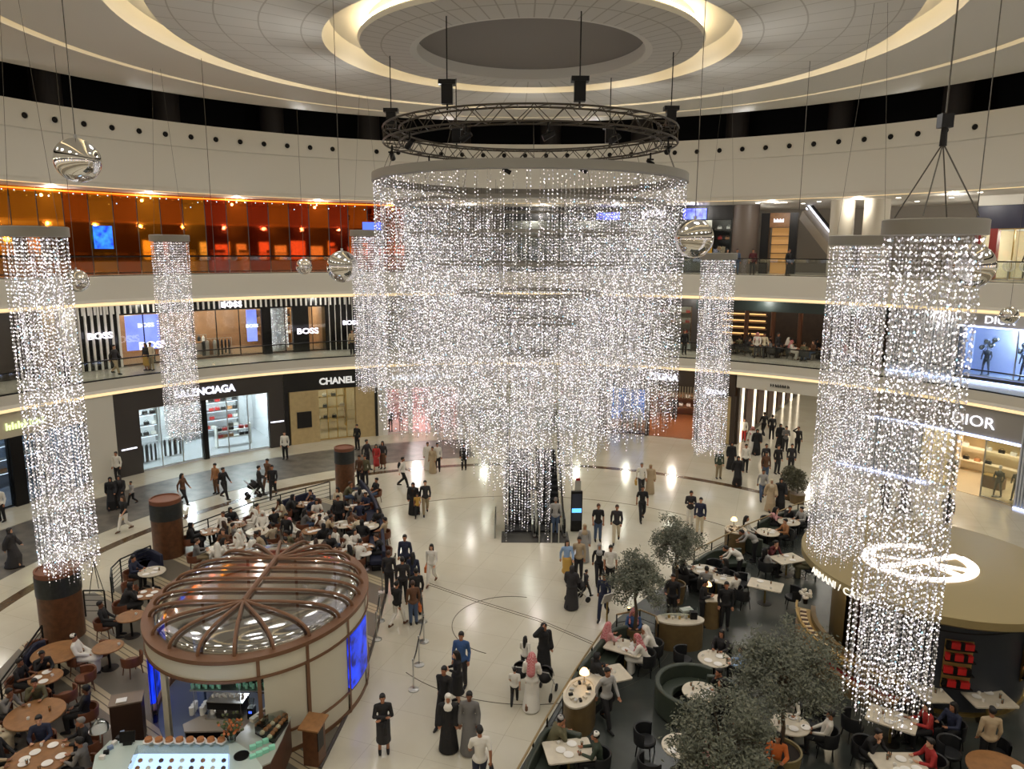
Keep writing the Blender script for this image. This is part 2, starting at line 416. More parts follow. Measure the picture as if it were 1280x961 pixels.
curtain('crystal_curtain', 'paired crystal drum hanging left of the biggest one, above the gold cafe roof', 9.0, -3.9, 13.1, 3.75, 1.62, 19.4, 40, 64)
curtain('crystal_curtain', 'nearest and largest crystal drum, hanging over the dark floored cafe at right', 6.62, -11.7, 13.2, 4.05, 1.62, 19.4, 34, 36, size=.0185, gain=.62, step=.12, hoist=True)

ch = thing('chandelier', 'huge central chandelier of stepped rings with long crystal strings', 'chandelier', (0,0,0))
RINGS = [(5.0,15.0,7.7),(4.35,14.3,7.4),(3.75,13.4,6.9),(3.1,12.45,6.3),(2.4,11.5,5.7),(1.6,10.55,4.8),(.85,9.5,3.3)]
for i, (r, zt, zb) in enumerate(RINGS):
    strings = []
    for rr_ in ((r-.05, r-.3) if i else (r-.06, r-.26)):
        n = int(2*PI*rr_/(.115 if i < 5 else .1))
        for k in range(n):
            a = 2*PI*k/n
            if ((int(a*6.5)*7919+i*31) % 10) < 3 and (k % 3): continue
            strings.append((rr_*cos(a), rr_*sin(a), zt, zb+rnd.random()*.9-.1+.35*sin(3*a+i)))
    me, ms = bead_mesh(strings, .098, .0165, .5)
    b = bpy.data.objects.new('beads', me); C.objects.link(b); b.parent = ch; b['kind'] = 'stuff'
    s = bpy.data.objects.new('strings', ms); C.objects.link(s); s.parent = ch; s['kind'] = 'stuff'
    hh = .24 if i == 0 else .1; ww = .34
    MB().lathe([(r-ww,zt),(r,zt),(r,zt+hh),(r-ww,zt+hh),(r-ww,zt)], 96).build('ring', GREYM, ch, smooth=True)
for k in range(12):
    a = 2*PI*k/12
    MB().rod((4.8*cos(a), 4.8*sin(a), 15.2), (4.37*cos(a), 4.37*sin(a), 16.2), .01, n=4).build('suspension_wire', WIRE, ch)
for i in range(1, len(RINGS)):
    for k in range(4):
        a = PI/4+k*PI/2; r = RINGS[i][0]-.1; MB().rod((r*cos(a), r*sin(a), RINGS[i][1]+.1), (r*cos(a), r*sin(a), 15.05), .006, n=4).build('suspension_wire', WIRE, ch)

# ------------------------------------------------------------------ circular lighting truss
tr = thing('lighting_truss', 'circular black box truss hanging above the chandelier', 'truss', (0,0,0))
TRM = mat('truss_metal', (78,72,64), .45, .5)
f_ = MB(); NT = 64
for r in (4.12, 4.62):
    for z in (16.2, 16.62): f_.tube([(r*cos(2*PI*k/NT), r*sin(2*PI*k/NT), z) for k in range(NT)], .03, 6, closed=True)
f_.build('chord', TRM, tr, smooth=True)
d_ = MB()
for k in range(NT):
    a, b2 = 2*PI*k/NT, 2*PI*(k+1)/NT
    for r in (4.12, 4.62): d_.rod((r*cos(a), r*sin(a), 16.2 if k % 2 else 16.62), (r*cos(b2), r*sin(b2), 16.62 if k % 2 else 16.2), .016, n=4)
    for z in (16.2, 16.62): d_.rod((4.12*cos(a), 4.12*sin(a), z), (4.62*cos(a if k % 2 else b2), 4.62*sin(a if k % 2 else b2), z), .014, n=4)
d_.build('diagonal_brace', TRM, tr)
for (x, y), zc in (((-2.6,3.55),19.2), ((2.95,3.3),19.2), ((-4.45,.3),18.95), ((4.4,-.3),18.95), ((-2.3,-3.75),18.95), ((1.2,-4.2),18.95)):
    h = MB(); h.box((x, y, 17.0), (.3,.24,.5)); h.box((x, y, 17.3), (.46,.3,.12)); h.rod((x, y, 16.6), (x, y, 16.8), .03, n=6)
    ho = h.build('chain_hoist', BLKM, tr); MB().rod((x, y, 17.3), (x, y, zc), .018, n=5).build('chain', BLKM, ho)
sp0 = None
for k, a in enumerate((20, 62, 100, 143, 180, 218, 246, 275, 300, 338)):
    p = Vector((4.4*cos(rad(a)), 4.4*sin(rad(a)), 16.0))
    if sp0 is None:
        sp0 = thing('stage_spotlight', 'small black stage spotlight clamped below the circular truss', 'spotlight', (0,0,0), 0, 'spotlights clamped to the truss')
        MB().rod((0,0,.2), (0,0,.0), .03, n=6).box((0,0,-.02), (.24,.05,.05)).build('clamp', BLKM, sp0)
        MB().rod((0,-.14,-.2), (0,.16,-.05), .09, .07, 10).build('lamp_housing', BLKM, sp0, smooth=True)
        sp0.location = p; sp0.rotation_euler = (0,0,rad(a))
    else: dup(sp0, p, rad(a))

# ------------------------------------------------------------------ mirror balls
for (x, y, z), d, lab in [((-8.6,-10.32,14.51),.8,'large mirrored ball high at left in front of the fascia'), ((-16.0,1.9,11.78),.8,'mirrored ball beside the leftmost crystal drum'),
        ((-10.96,12.78,12.08),.8,'smallest mirrored ball in front of the orange glass'), ((-5.01,-4.86,12.47),.82,'mirrored ball left of the chandelier by the orange glass'),
        ((3.25,-8.84,13.17),.8,'large mirrored ball at the right rim of the chandelier'), ((7.75,-11.0,12.67),.8,'mirrored ball behind the strings of the nearest crystal drum'),
        ((21.9,8.8,10.13),.8,'mirrored ball at the right edge beside the upper fashion window')]:
    t = thing('mirror_ball', lab, 'mirror ball', (x, y, z), 0, 'mirrored balls hung in the atrium')
    MB().ball((0,0,0), d/2, 40, k=24).build('ball', CHROME, t, smooth=True)
    MB().rod((0,0,d/2-.01), (0,0,d/2+.06), .03, n=8).build('cap', STEEL, t)
    zt = 19.0 if math.hypot(x, y) < 10 else 19.6
    if math.hypot(x, y) > 20: zt = 20.4
    MB().rod((0,0,d/2+.05), (0,0,zt-z), .009, n=4).build('hanging_wire', WIRE, t)
# loose rigging wires from the ceiling
for (x, y, z0, z1), lab in [((-11.5,3.0,12.0,19.5),'left'), ((9.5,2.0,13.5,19.4),'right')]:
    tag(MB().rod((x,y,z0),(x,y,z1), .01, n=4).build('rigging_wire', WIRE), 'thin rigging wire hanging in front of the fascia at the '+lab, 'wire')
# ================================================================== SHOPS AROUND THE DRUM
def slab(name, r0, r1, z0, z1, p0, p1, m, parent=None, seg=1.5, mb=None):
    b = (mb or MB()).arc(r0, r1, z0, z1, p0, p1, m, seg)
    return b if mb else b.build(name, None, parent)
def room(p0, p1, r0, r1, z0, z1, wallm, floorm, ceilm, parent, w=60, col=(1,.93,.82)):
    """shop interior: back wall, side walls, ceiling and floor finish as parts, with its lamps"""
    slab('back_wall', r1, r1+.2, z0, z1, p0, p1, wallm, parent)
    slab('side_wall', r0+.1, r1, z0, z1, p0, p0+.4, wallm, parent); slab('side_wall', r0+.1, r1, z0, z1, p1-.4, p1, wallm, parent)
    slab('shop_floor', r0-.02, r1, z0, z0+.02, p0, p1, floorm, parent); slab('shop_ceiling', r0+.1, r1, z1-.05, z1, p0, p1, ceilm, parent)
    n = max(1, int((p1-p0)/6))
    for k in range(n):
        p = cylp((r0+r1)/2, p0+(p1-p0)*(k+.5)/n, z1-.35); lamp(p, w*2.6, .2, col, name='shop_lamp')
def panes(p0, p1, n, r, z0, z1, fm, parent, t=.05, glass=GLASS):
    slab('glass_pane', r, r+.02, z0, z1, p0, p1, glass, parent)
    fr = MB()
    for k in range(n+1):
        a = p0+(p1-p0)*k/n; da = t/r*57.3/2
        fr.arc(r-.03, r+.05, z0, z1, a-da, a+da)
    fr.arc(r-.03, r+.05, z1-.06, z1, p0, p1); fr.arc(r-.03, r+.05, z0, z0+.06, p0, p1)
    fr.build('window_frame', fm, parent)
BAG = [mat('bag_black', (28,26,26), .35), mat('bag_tan', (170,120,80), .4), mat('bag_white', (228,224,216), .4), mat('bag_red', (160,38,34), .4), mat('bag_pink', (225,170,175), .45), mat('bag_green', (70,90,70), .4)]
_bagp = None
def make_bag():
    t = thing('handbag', 'small handbag on a shop shelf', 'handbag')
    MB().prism([(-.16,-.06),(.16,-.06),(.16,.06),(-.16,.06)], 0, .19).build('bag_body', BAG[0], t)
    MB().tube([(.11*cos(PI*k/8), 0, .18+.12*sin(PI*k/8)) for k in range(9)], .01, 5).build('handle', BAG[0], t)
    return t
def recolour(root, names, m):
    for c in root.children:
        if c.name.split('.')[0] in names:
            c.material_slots[0].link = 'OBJECT'; c.material_slots[0].material = m
PROTO = {}
def place(kind, maker, loc, rz, label, group, m=None, names=(), scale=None):
    if kind not in PROTO:
        r = maker(); PROTO[kind] = r; r.location = loc; r.rotation_euler = (0,0,rz); r['label'] = label; r['group'] = group
        if scale: r.scale = scale
    else: r = dup(PROTO[kind], loc, rz, label, group, scale)
    if m: recolour(r, names, m)
    return r
def shelves(name_label, p0, p1, r, z0, levels, dz, m, where, nb=5, light=None, bags=(0,1,2)):
    """wall shelving with its goods; each bag is a thing of its own"""
    t = thing('display_shelf', name_label, 'shelf')
    for k in range(levels):
        slab('shelf_board', r-.45, r, z0+k*dz, z0+k*dz+.05, p0, p1, m, t)
        if light: slab('shelf_light', r-.44, r-.42, z0+k*dz-.03, z0+k*dz, p0, p1, light, t)
    for a in (p0, p1): slab('upright', r-.45, r, z0-.6, z0+levels*dz-.1, a-.08, a+.08, m, t)
    g = 'goods on the shelves '+where
    for k in range(levels):
        for j in range(nb):
            if rnd.random() < .2: continue
            a = p0+(p1-p0)*(j+.5+.2*rnd.random())/nb
            place('bag', make_bag, cylp(r-.25, a, z0+k*dz+.05), -rad(a), 'small handbag on the shelves '+where, g, BAG[bags[rnd.randrange(len(bags))]], ('bag_body', 'handle'))
def make_garment():
    t = thing('hanging_garment', 'garment on a rail', 'garment')
    MB().lathe([(.0,.0),(.2,0),(.19,.5),(.2,.85),(.12,.98),(0,1.0)], 10, sy=.35).build('cloth', BAG[0], t, smooth=True)
    MB().tube([(0,0,.98),(0,0,1.06),(.03,0,1.09)], .008, 4).build('hanger_hook', STEEL, t)
    return t
def rail(p0, p1, r, z, where, n, cols=(0,0,2), label=None):
    t = thing('clothes_rail', label or ('steel clothes rail '+where), 'clothes rail')
    b = MB(); P0, P1 = cylp(r, p0, z+1.15), cylp(r, p1, z+1.15); b.rod(P0, P1, .018).build('bar', STEEL, t)
    for a in (p0, p1): MB().rod(cylp(r, a, z), cylp(r, a, z+1.16), .02).build('post', STEEL, t)
    for k in range(n):
        a = p0+(p1-p0)*(k+.7)/(n+.4); f = .95+.15*rnd.random(); q = P0.lerp(P1, (k+.7)/(n+.4))
        place('garment', make_garment, (q.x, q.y, z+1.15-1.09*f), -rad(a)+rnd.uniform(.6,1.2), 'dark or pale garment hanging '+where, 'garments hanging '+where, BAG[cols[rnd.randrange(len(cols))]], ('cloth',), (1,1,f))
def mannequin(loc, rz, label, m, skin=WHITE, balls=False, group=None):
    t = thing('mannequin', label, 'mannequin', loc, rz, group)
    b = MB(); b.ball((0,0,1.66),(.085,.1,.12), 12); b.rod((0,0,1.45),(0,0,1.6),.05); b.build('head', skin, t, smooth=True)
    b = MB(); b.ball((0,0,1.28),(.2,.12,.2), 12); b.ball((0,0,1.05),(.15,.1,.2), 12); b.ball((0,0,.92),(.17,.12,.14), 12)
    for s in (-1, 1):
        b.rod((.19*s,0,1.4),(.26*s,.02,1.12),.05,.045); b.rod((.26*s,.02,1.12),(.24*s,.12,.9),.042,.035)
    b.build('jacket', m, t, smooth=True)
    for s in (-1, 1):
        l = MB(); l.rod((.09*s,0,.92),(.1*s,.02+.1*s,.5),.085,.06,10); l.rod((.1*s,.02+.1*s,.5),(.12*s,.14*s,.06),.06,.04,10); l.ball((.12*s,.14*s+.05,.05),(.05,.12,.05), 8)
        l.build('leg', m, t, smooth=True)
    MB().lathe([(0,0),(.22,0),(.22,.03),(0,.03)], 16).build('stand', STEEL, t)
    return t
GREYF = mat('charcoal_panel', (62,57,54), .45, noise=.08, scale=1); BLACKF = mat('black_panel', (26,25,25), .35)
SHOPW = mat('shop_white', (222,224,226), .5); SHOPFL = mat('shop_floor_grey', (176,178,180), .25)
COOL = (.86,.93,1)
def sign(t, s, size, deg, z, r=27.86, m=LETTER, depth=.06, bold=.02, sx=1.): return text_obj(s, size, on_ring(r, deg, z), m, t, depth, 'sign_lettering', bold, sx)

# 1 grey shop with white lit interior
t = thing('storefront', 'wide charcoal storefront with white-lit interior above the grey carpet band', 'shop front')
slab('fascia_panel', 27.9, 28.3, 3.75, 4.88, -55.2, -34.0, GREYF, t)
for a0, a1 in ((-55.2,-52.3), (-36.0,-34.0)): slab('pier', 27.9, 28.3, 0, 3.75, a0, a1, GREYF, t)
slab('pier', 27.9, 28.3, 0, 3.75, -44.7, -44.1, BLKM, t)
panes(-52.3, -44.7, 3, 28.1, 0.05, 3.75, STEEL, t); panes(-44.1, -36.0, 3, 28.1, .05, 3.75, STEEL, t)
room(-55, -34.2, 28.1, 34.5, 0, 4.6, SHOPW, SHOPFL, SHOPW, t, 260, COOL)
sign(t, 'BALENCIAGA', .62, -44.2, 4.12, 27.86)
for a in (-53.8, -35.0): slab('wall_light', 27.86, 27.9, 1.55 if a < -50 else 1.7, 1.63 if a < -50 else 1.78, a-.9, a+.9, LETTER, t)
LBAR = mat('white_light_bar', (225,232,255), .5, emit=2.5)
shelves('tall white shelves left inside the charcoal shop', -51.5, -46.5, 33.2, .9, 4, .7, STEEL, 'left inside the charcoal storefront', 6, LBAR, (0,2,0))
shelves('long white shelves right inside the charcoal shop', -43.2, -37, 33.4, .6, 5, .62, STEEL, 'right inside the charcoal storefront', 9, LBAR, (0,0,2,3,1))
shelves('low white display counter behind the glass of the charcoal shop', -41.5, -37.3, 30.4, .6, 2, .45, WHITE, 'on the low counter of the charcoal storefront', 6, None, (0,0,3,1))
rail(-51.8, -48.6, 30, .05, 'left behind the charcoal shop glass', 6); rail(-48, -45.4, 30.3, .05, 'in the middle of the charcoal shop window', 4)
# 2 black and beige shop
BEIGEP = mat('beige_stone_panel', (190,168,122), .4, noise=.12, scale=4)
t = thing('storefront', 'black and gold storefront with beige stone side panels and gold glass doors', 'shop front')
slab('fascia_panel', 27.9, 28.3, 3.6, 4.88, -33.6, -20.9, BLACKF, t)
for a0, a1 in ((-33.2,-29.2), (-24.0,-21.3)): slab('stone_panel', 27.9, 28.3, 0, 3.6, a0, a1, BEIGEP, t)
slab('picture_panel', 27.84, 27.9, 1.1, 2.2, -32.3, -30.3, BLACKF, t)
slab('edge_post', 27.85, 28.3, 0, 3.6, -21.3, -20.9, BLACKF, t); slab('edge_post', 27.85, 28.3, 0, 4.88, -34, -33.4, BLACKF, t)
panes(-29.2, -24, 4, 28.1, .05, 3.6, GOLD, t)
room(-33.4, -21, 28.1, 33.5, 0, 4.4, mat('shop_taupe', (178,160,125), .5), mat('shop_floor_tan', (168,150,120), .3), SHOPW, t, 70)
sign(t, 'CHANEL', .62, -26.6, 3.95, 27.86, mat('white_letter', (230,230,228), .4, emit=.5))
shelves('gold-framed shelves behind the glass doors of the black and gold shop', -28.8, -24.4, 31, .9, 3, .8, GOLD, 'inside the black and gold storefront', 4, None, (0,2))
# 3 pink and white lingerie shop
PINKW = mat('shop_pink', (232,200,200), .5)
t = thing('storefront', 'white and pink shop with open doorway behind the chandelier left side', 'shop front')
slab('fascia_panel', 27.9, 28.3, 3.3, 4.88, -20.2, -8.6, WHITE, t)
for a0, a1 in ((-20.2,-19.5), (-16.4,-15.9), (-13.2,-12.7), (-9.2,-8.6)): slab('pier', 27.9, 28.3, 0, 3.3, a0, a1, WHITE, t)
panes(-19.5, -16.4, 1, 28.1, .05, 3.3, WHITE, t); panes(-12.7, -9.2, 1, 28.1, .05, 3.3, WHITE, t)
room(-20.1, -8.7, 28.1, 36, 0, 4.4, PINKW, mat('pink_floor', (226,196,190), .2), PINKW, t, 170, (1,.92,.9))
glyphs(14, .5, on_ring(27.86, -14.4, 3.9), mat('pink_letter', (225,232,245), .4, emit=1.2), t)
for k, (a, m) in enumerate(((-18.8, BAG[0]), (-17.3, BAG[4]), (-12.0, BAG[0]), (-10.2, BAG[4]))):
    mannequin(cylp(28.8, a, 0), PI-rad(a), ['black dressed mannequin at the far left of the pink shop windows', 'pink dressed mannequin beside the open doorway left window', 'black dressed mannequin just right of the pink doorway', 'pink dressed mannequin at the right end of the pink shop'][k], m)
shelves('dark display at the back of the pink shop', -17, -12, 35.6, .9, 3, .7, WHITE, 'at the back of the pink shop', 7, None, (4,2,0))
# 4 plain shop hidden behind the chandelier
t = thing('storefront', 'pale storefront straight behind the chandelier strings', 'shop front')
slab('fascia_panel', 27.9, 28.3, 3.5, 4.88, -8.4, 11.8, mat('pale_stone', (196,186,164), .45), t)
for a0, a1 in ((-8.4,-7.2), (1.2,2.2), (10.9,11.8)): slab('pier', 27.9, 28.3, 0, 3.5, a0, a1, mat('pale_stone', (196,186,164)), t)
panes(-7.2, 1.2, 3, 28.1, .05, 3.5, STEEL, t); panes(2.2, 10.9, 3, 28.1, .05, 3.5, STEEL, t)
room(-8.3, 11.7, 28.1, 34, 0, 4.5, mat('shop_cream', (205,195,175), .5), SHOPFL, SHOPW, t, 70)
glyphs(8, .5, on_ring(27.86, 2, 4.05), LETTER, t)
shelves('pale wall shelves straight behind the chandelier', -6, 10, 33.6, .9, 3, .8, WHITE, 'straight behind the chandelier', 14, None, (0,1,2,3))
for k, a in enumerate((-5.5, -2.5, 5)): mannequin(cylp(28.9, a, 0), PI-rad(a), 'dark dressed mannequin in the window straight behind the chandelier', BAG[0], WHITE, group='mannequins behind the chandelier')
# 5 menswear shop
BRONZE = mat('bronze_panel', (70,58,48), .4, .2); ORANGEF = mat('orange_wood_floor', (158,100,62), .3, noise=.15, scale=5)
t = thing('storefront', 'bronze menswear storefront with blue screen window and orange wooden floor', 'shop front')
slab('fascia_panel', 27.9, 28.3, 3.35, 4.88, 11.9, 31.0, BRONZE, t)
fl = MB()
for k in range(28): a = 19.2+k*.38; fl.arc(27.82, 27.9, 2.95, 3.75, a, a+.16)
fl.build('fluted_screen', mat('fluted_taupe', (150,136,112), .4), t)
for a0, a1 in ((11.9,12.9), (18.7,19.2), (25.7,26.2), (30.6,31.2)): slab('pier', 27.9, 28.3, 0, 3.35, a0, a1, BRONZE, t)
slab('stone_panel', 27.92, 28.25, 0.05, 3.3, 28.4, 30.6, BEIGEP, t)
panes(12.9, 18.7, 2, 28.1, .05, 3.35, BLKM, t); panes(26.2, 28.4, 1, 28.1, .05, 3.35, BLKM, t)
room(12, 31, 28.1, 36, 0, 4.4, mat('shop_brown', (150,112,82), .5), ORANGEF, mat('shop_brown', (150,112,82)), t, 95, (1,.9,.76))
sign(t, 'ZEGNA', .62, 21.0, 4.15, 27.7, LETTER, .08, .03); sign(t, 'ZEGNA', .42, 28.6, 3.5, 27.5, LETTER, .08, .02)
slab('hanging_sign_board', 27.55, 27.62, 3.3, 4.1, 27, 30.2, BLACKF, t)
scr = slab('video_screen', 30.2, 30.3, .6, 3.3, 13.2, 17.9, mat('sky_screen', (90,135,225), .4, emit=1.3, rgb2=(60,90,160), scale=.9), t)
for k in range(3): mannequin(cylp(29, 15.3+k*1.1, 0), PI-rad(15), ['navy suited mannequin left in the blue screen window', 'beige coated mannequin in front of the blue screen', 'pale dressed mannequin right in the blue screen window'][k], [mat('navy', (34,40,66), .6), mat('beige_cloth', (196,180,150), .7), BAG[2]][k])
shelves('wooden shelves at the back of the menswear shop', 19, 25.5, 35.6, .8, 4, .7, WOOD, 'at the back of the orange floored shop', 7, None, (0,1,2))
# 6 corridor leading away on the right
COR = MB()
o = thing('corridor_shopfront', 'dark shopfront with light strips lining the left of the corridor', 'shop front')
MB().arc(28.3, 58, 0, 4.88, 31.2, 31.5, BRONZE).build('facade_panel', None, o)
for k in range(7):
    r_ = 29+k*3.4; MB().arc(r_, r_+.35, 0.0, 4.4, 31.5, 31.62, mat('warm_strip', (255,236,205), .5, emit=2.2 if k in (0,2,4) else 1)).build('light_strip', None, o)
for k in range(5):
    r_ = 30.2+k*3.4; MB().arc(r_, r_+1.8, .4, 3.6, 31.5, 31.58, mat('dark_red_display', (86,48,40), .3, noise=.5, scale=3)).build('display_window', None, o)
struct(MB().arc(28.3, 58, 0, 4.88, 44.2, 44.6, WALL).build('wall_corridor_right'))
struct(MB().arc(58, 58.3, 0, 4.88, 30, 46, mat('corridor_end', (150,142,128), .6)).build('wall_corridor_end'))
for k in range(6): p = cylp(30+k*4.5, 38, 4.5); lamp(p, 90, .2, (1,.94,.86), name='corridor_lamp')
struct(MB().arc(28.3, 58.3, 4.86, 4.95, 31, 45, WALL2).build('ceiling_corridor'))
struct(MB().arc(27.92, 28.3, 4.0, 4.88, 31.2, 44.6, WALL).build('wall_corridor_header'))
tag(glyphs(8, .26, on_ring(27.88, 37, 4.3), DARK, None, 'wayfinding_lettering'), 'small grey lettering on the header above the corridor mouth', 'lettering')
# 7 shop between corridor and the grey one
FIN = mat('pale_fins', (196,200,206), .35)
def fins(p0, p1, r, z0, z1, name, m, parent, step=.32, w=.16):
    b = MB(); b.arc(r+.05, r+.2, z0, z1, p0, p1)
    k = p0
    while k < p1: b.arc(r-.08, r+.06, z0, z1, k, k+w); k += step
    b.build(name, m, parent)
t = thing('storefront', 'pale finned storefront with blue-white light line, ground level right', 'shop front')
GREYD = mat('dove_grey_panel', (150,146,140), .4)
slab('fascia_panel', 27.9, 28.3, 3.35, 4.88, 56.4, 68.5, GREYD, t); slab('light_line', 27.84, 27.9, 3.24, 3.36, 49, 65.2, mat('blue_white_line', (190,205,255), .5, emit=3.5), t)
slab('fascia_panel', 27.9, 28.3, 3.35, 4.88, 44.8, 56.4, GREYD, t)
fins(65.2, 71.5, 27.9, 0, 4.88, 'fin_cladding', FIN, t); fins(44.8, 54.5, 27.9, 0, 3.3, 'fin_cladding', FIN, t)
slab('light_line', 27.8, 27.9, .02, .1, 45, 56, mat('blue_white_line', (190,205,255)), t); slab('light_line', 27.8, 27.9, .02, .1, 65.2, 71.5, mat('blue_white_line', (190,205,255)), t)
panes(54.5, 58.2, 1, 28.1, .05, 3.3, STEEL, t); panes(61.4, 65.2, 1, 28.1, .05, 3.3, STEEL, t)
room(54, 66, 28.1, 33, 0, 4.3, mat('shop_sand', (214,196,160), .5), mat('shop_floor_sand', (200,182,150), .2), SHOPW, t, 110, (1,.9,.74))
sign(t, 'DIOR', .85, 60.0, 3.82, 27.86, mat('halo_letter', (245,245,255), .4, emit=1.3), .05, -.005, 1.1)
shelves('warm lit wall shelves behind the right ground window with lettering', 55, 65, 32.6, .7, 4, .8, mat('shelf_sand', (225,205,170), .4, emit=.3), 'inside the pale finned storefront', 9, None, (0,2,1))
mannequin(cylp(29, 57.3, .0), PI-rad(57), 'green-grey dressed mannequin beside the finned shop door', mat('grey_green_cloth', (96,100,84), .7))
mannequin(cylp(28.9, 62.3, 0), PI-rad(62), 'first patterned mannequin in the right window of the finned shop', mat('pattern_cloth', (120,116,100), .7, noise=.5, scale=20))
mannequin(cylp(29.2, 63.8, 0), PI-rad(62), 'second patterned mannequin, rightmost in the finned shop window', mat('pattern_cloth', (120,116,100)))
t = thing('display_cube', 'brown display cube in the open doorway of the finned shop', 'display cube', cylp(30.3, 60.4, 0), -rad(60.4))
MB().box((0,0,.35),(1.0,.6,.7)).build('cube_body', mat('brown_fabric', (120,98,76), .6), t); MB().box((0,0,.72),(1.04,.64,.03)).build('top_board', GOLD, t)
# 8 leftmost blue lit shop
t = thing('storefront', 'bluish glass storefront at the far left of ground level', 'shop front')
slab('fascia_panel', 27.9, 28.3, 3.6, 4.88, -95, -58.4, mat('pale_stone', (196,186,164)), t)
for a0, a1 in ((-66.5,-65.2), (-79,-77.8)): slab('pier', 27.9, 28.3, 0, 3.6, a0, a1, BLKM, t)
panes(-65.2, -58.6, 3, 28.1, .05, 3.6, STEEL, t); panes(-77.8, -66.5, 4, 28.1, .05, 3.6, BLKM, t)
room(-94, -58.5, 28.1, 34, 0, 4.4, mat('shop_blue_grey', (120,132,150), .5), mat('shop_floor_blue', (96,104,118), .3), mat('shop_blue_grey', (120,132,150)), t, 70, (.8,.88,1))
glyphs(7, .5, on_ring(27.86, -64.6, 4.0), mat('green_letter', (215,235,170), .5, emit=1.3), t)
shelves('steel shelves in the bluish shop beside the beige pillar', -64.8, -59.2, 32, .8, 4, .75, STEEL, 'in the bluish shop at far left', 6, LBAR, (2,0,1))
rail(-74, -68, 30.4, .05, 'in the bluish shop behind the leftmost crystals', 6, (0,0,1))
for k, (a0, a1) in enumerate(((-58.4,-55.2), (-34.0,-33.9), (-20.9,-20.2))):
    struct(MB().arc(27.85, 28.4, 0, 4.88, a0, a1, WALL).build('wall_pier'))

# ---------------------------------------------------------------- first gallery (z 5.7)
Z1 = 5.7
def l1(t, p0, p1, m, z=9.8, r=32.0): slab('fascia_panel', r-.1, r+.3, 9.05, z, p0, p1, m, t)
t = thing('storefront', 'black and white striped storefront on the first gallery at left', 'shop front')
BLK2 = mat('gloss_black', (16,16,17), .2)
slab('fascia_panel', 32, 32.4, 8.95, 9.8, -55.0, -20.2, BLK2, t)
wf = MB(); k = -54.6
while k < -20.4: wf.arc(31.9, 32, 9.0, 9.72, k, k+.2); k += .62
k = -54.5
while k < -50.3: wf.arc(31.9, 32.0, Z1, 9.72, k, k+.22); k += .68
k = -25.6
while k < -20.4: wf.arc(31.9, 32.0, Z1, 9.72, k, k+.07); k += .75
wf.build('white_fin', WHITE, t)
slab('black_panel', 32, 32.4, Z1, 8.95, -55, -50.3, BLK2, t); slab('black_panel', 32, 32.4, Z1, 8.95, -26.0, -20.2, BLK2, t); slab('black_panel', 32, 32.4, Z1, 8.95, -34.0, -32.9, BLK2, t); slab('black_panel', 32, 32.4, Z1, 8.95, -30.2, -28.2, BLK2, t)
panes(-50.3, -34.0, 6, 32.1, Z1+.05, 8.95, BLKM, t); panes(-32.9, -26.0, 4, 32.1, Z1+.05, 8.95, BLKM, t)
room(-50.3, -26, 32.2, 38, Z1, 9.7, mat('shop_wood_wall', (160,116,78), .5, noise=.2, scale=2), mat('shop_floor_wood', (140,106,76), .3), mat('shop_dark_ceiling', (60,54,50), .6), t, 190, (1,.93,.84))
LIL = mat('lilac_screen', (150,160,250), .4, emit=1.5, rgb2=(120,130,235), scale=.7)
for a0, a1 in ((-49.2,-45.6), (-35.6,-34.4)): slab('video_screen', 32.5, 32.6, 6.6, 8.8, a0, a1, LIL, t)
for a, z, s_, r_ in ((-52.6,7.62,.52,31.6), (-48.2,6.95,.62,30.0), (-47.2,8.05,.36,32.3), (-37.7,9.1,.5,31.75), (-35.1,7.6,.3,32.3), (-28.8,7.1,.55,31.0), (-22.9,7.55,.42,31.7)): text_obj('BOSS', s_, on_ring(r_, a, z), mat('white_lit_letter', (245,240,255), .5, emit=1.5), t, .08, 'sign_lettering', .012, 1.2)
rail(-42, -38.5, 36.4, Z1, 'at the back of the striped gallery shop', 7, (0,2,2,1)); rail(-40.5, -37, 33.6, Z1, 'close behind the glass of the striped gallery shop', 8, (0,2,0,1)); rail(-45, -43.2, 35.6, Z1, 'left of the crystal pillar in the striped gallery shop', 4, (0,1,2))
shelves('wooden shelving right inside the striped gallery shop', -33, -28.6, 37.2, Z1+.8, 4, .65, WOODL, 'right inside the striped gallery shop', 6, None, (0,1,2))
t = thing('display_table', 'white block display table inside the striped gallery shop', 'table', cylp(34.6, -40, Z1), rad(40))
MB().box((0,0,.4),(1.5,.7,.8)).build('table_block', WHITE, t); MB().box((0,0,.82),(1.6,.8,.04)).build('tabletop', WOODL, t)
t = thing('crystal_pillar', 'glittering white pillar inside the striped gallery shop', 'pillar', (0,0,0))
me, ms = bead_mesh([(cylp(33.6, -31.4).x+.68*cos(i*.15), cylp(33.6, -31.4).y+.68*sin(i*.15), 8.9, 5.9) for i in range(42)], .08, .024, .7)
b = bpy.data.objects.new('beads', me); C.objects.link(b); b.parent = t; b['kind'] = 'stuff'
MB().rod(cylp(33.6, -31.4, Z1), cylp(33.6, -31.4, 9), .55, n=20).build('core', SHOPW, t, smooth=True)
for k, (a, m) in enumerate(((-46.2, BAG[0]), (-44.6, BAG[1]))): mannequin(cylp(33, a, Z1), PI-rad(a), ['black suited mannequin beside the lilac screen', 'brown coated mannequin right of the lilac screen'][k], m)
struct(MB().arc(31.5, 32.5, Z1, 9.8, -56.6, -55.0, WALL).build('wall_gallery_pier')); struct(MB().arc(31.3, 32.5, Z1, 9.8, -58.6, -57.2, mat('tan_pier', (150,130,96), .6)).build('wall_gallery_pier_tan'))
struct(MB().arc(32.4, 32.7, Z1, 9.8, -100, -57, mat('gallery_dark', (70,64,58), .6)).build('wall_gallery_left'))
t = thing('storefront', 'dim storefront of the first gallery behind the chandelier', 'shop front')
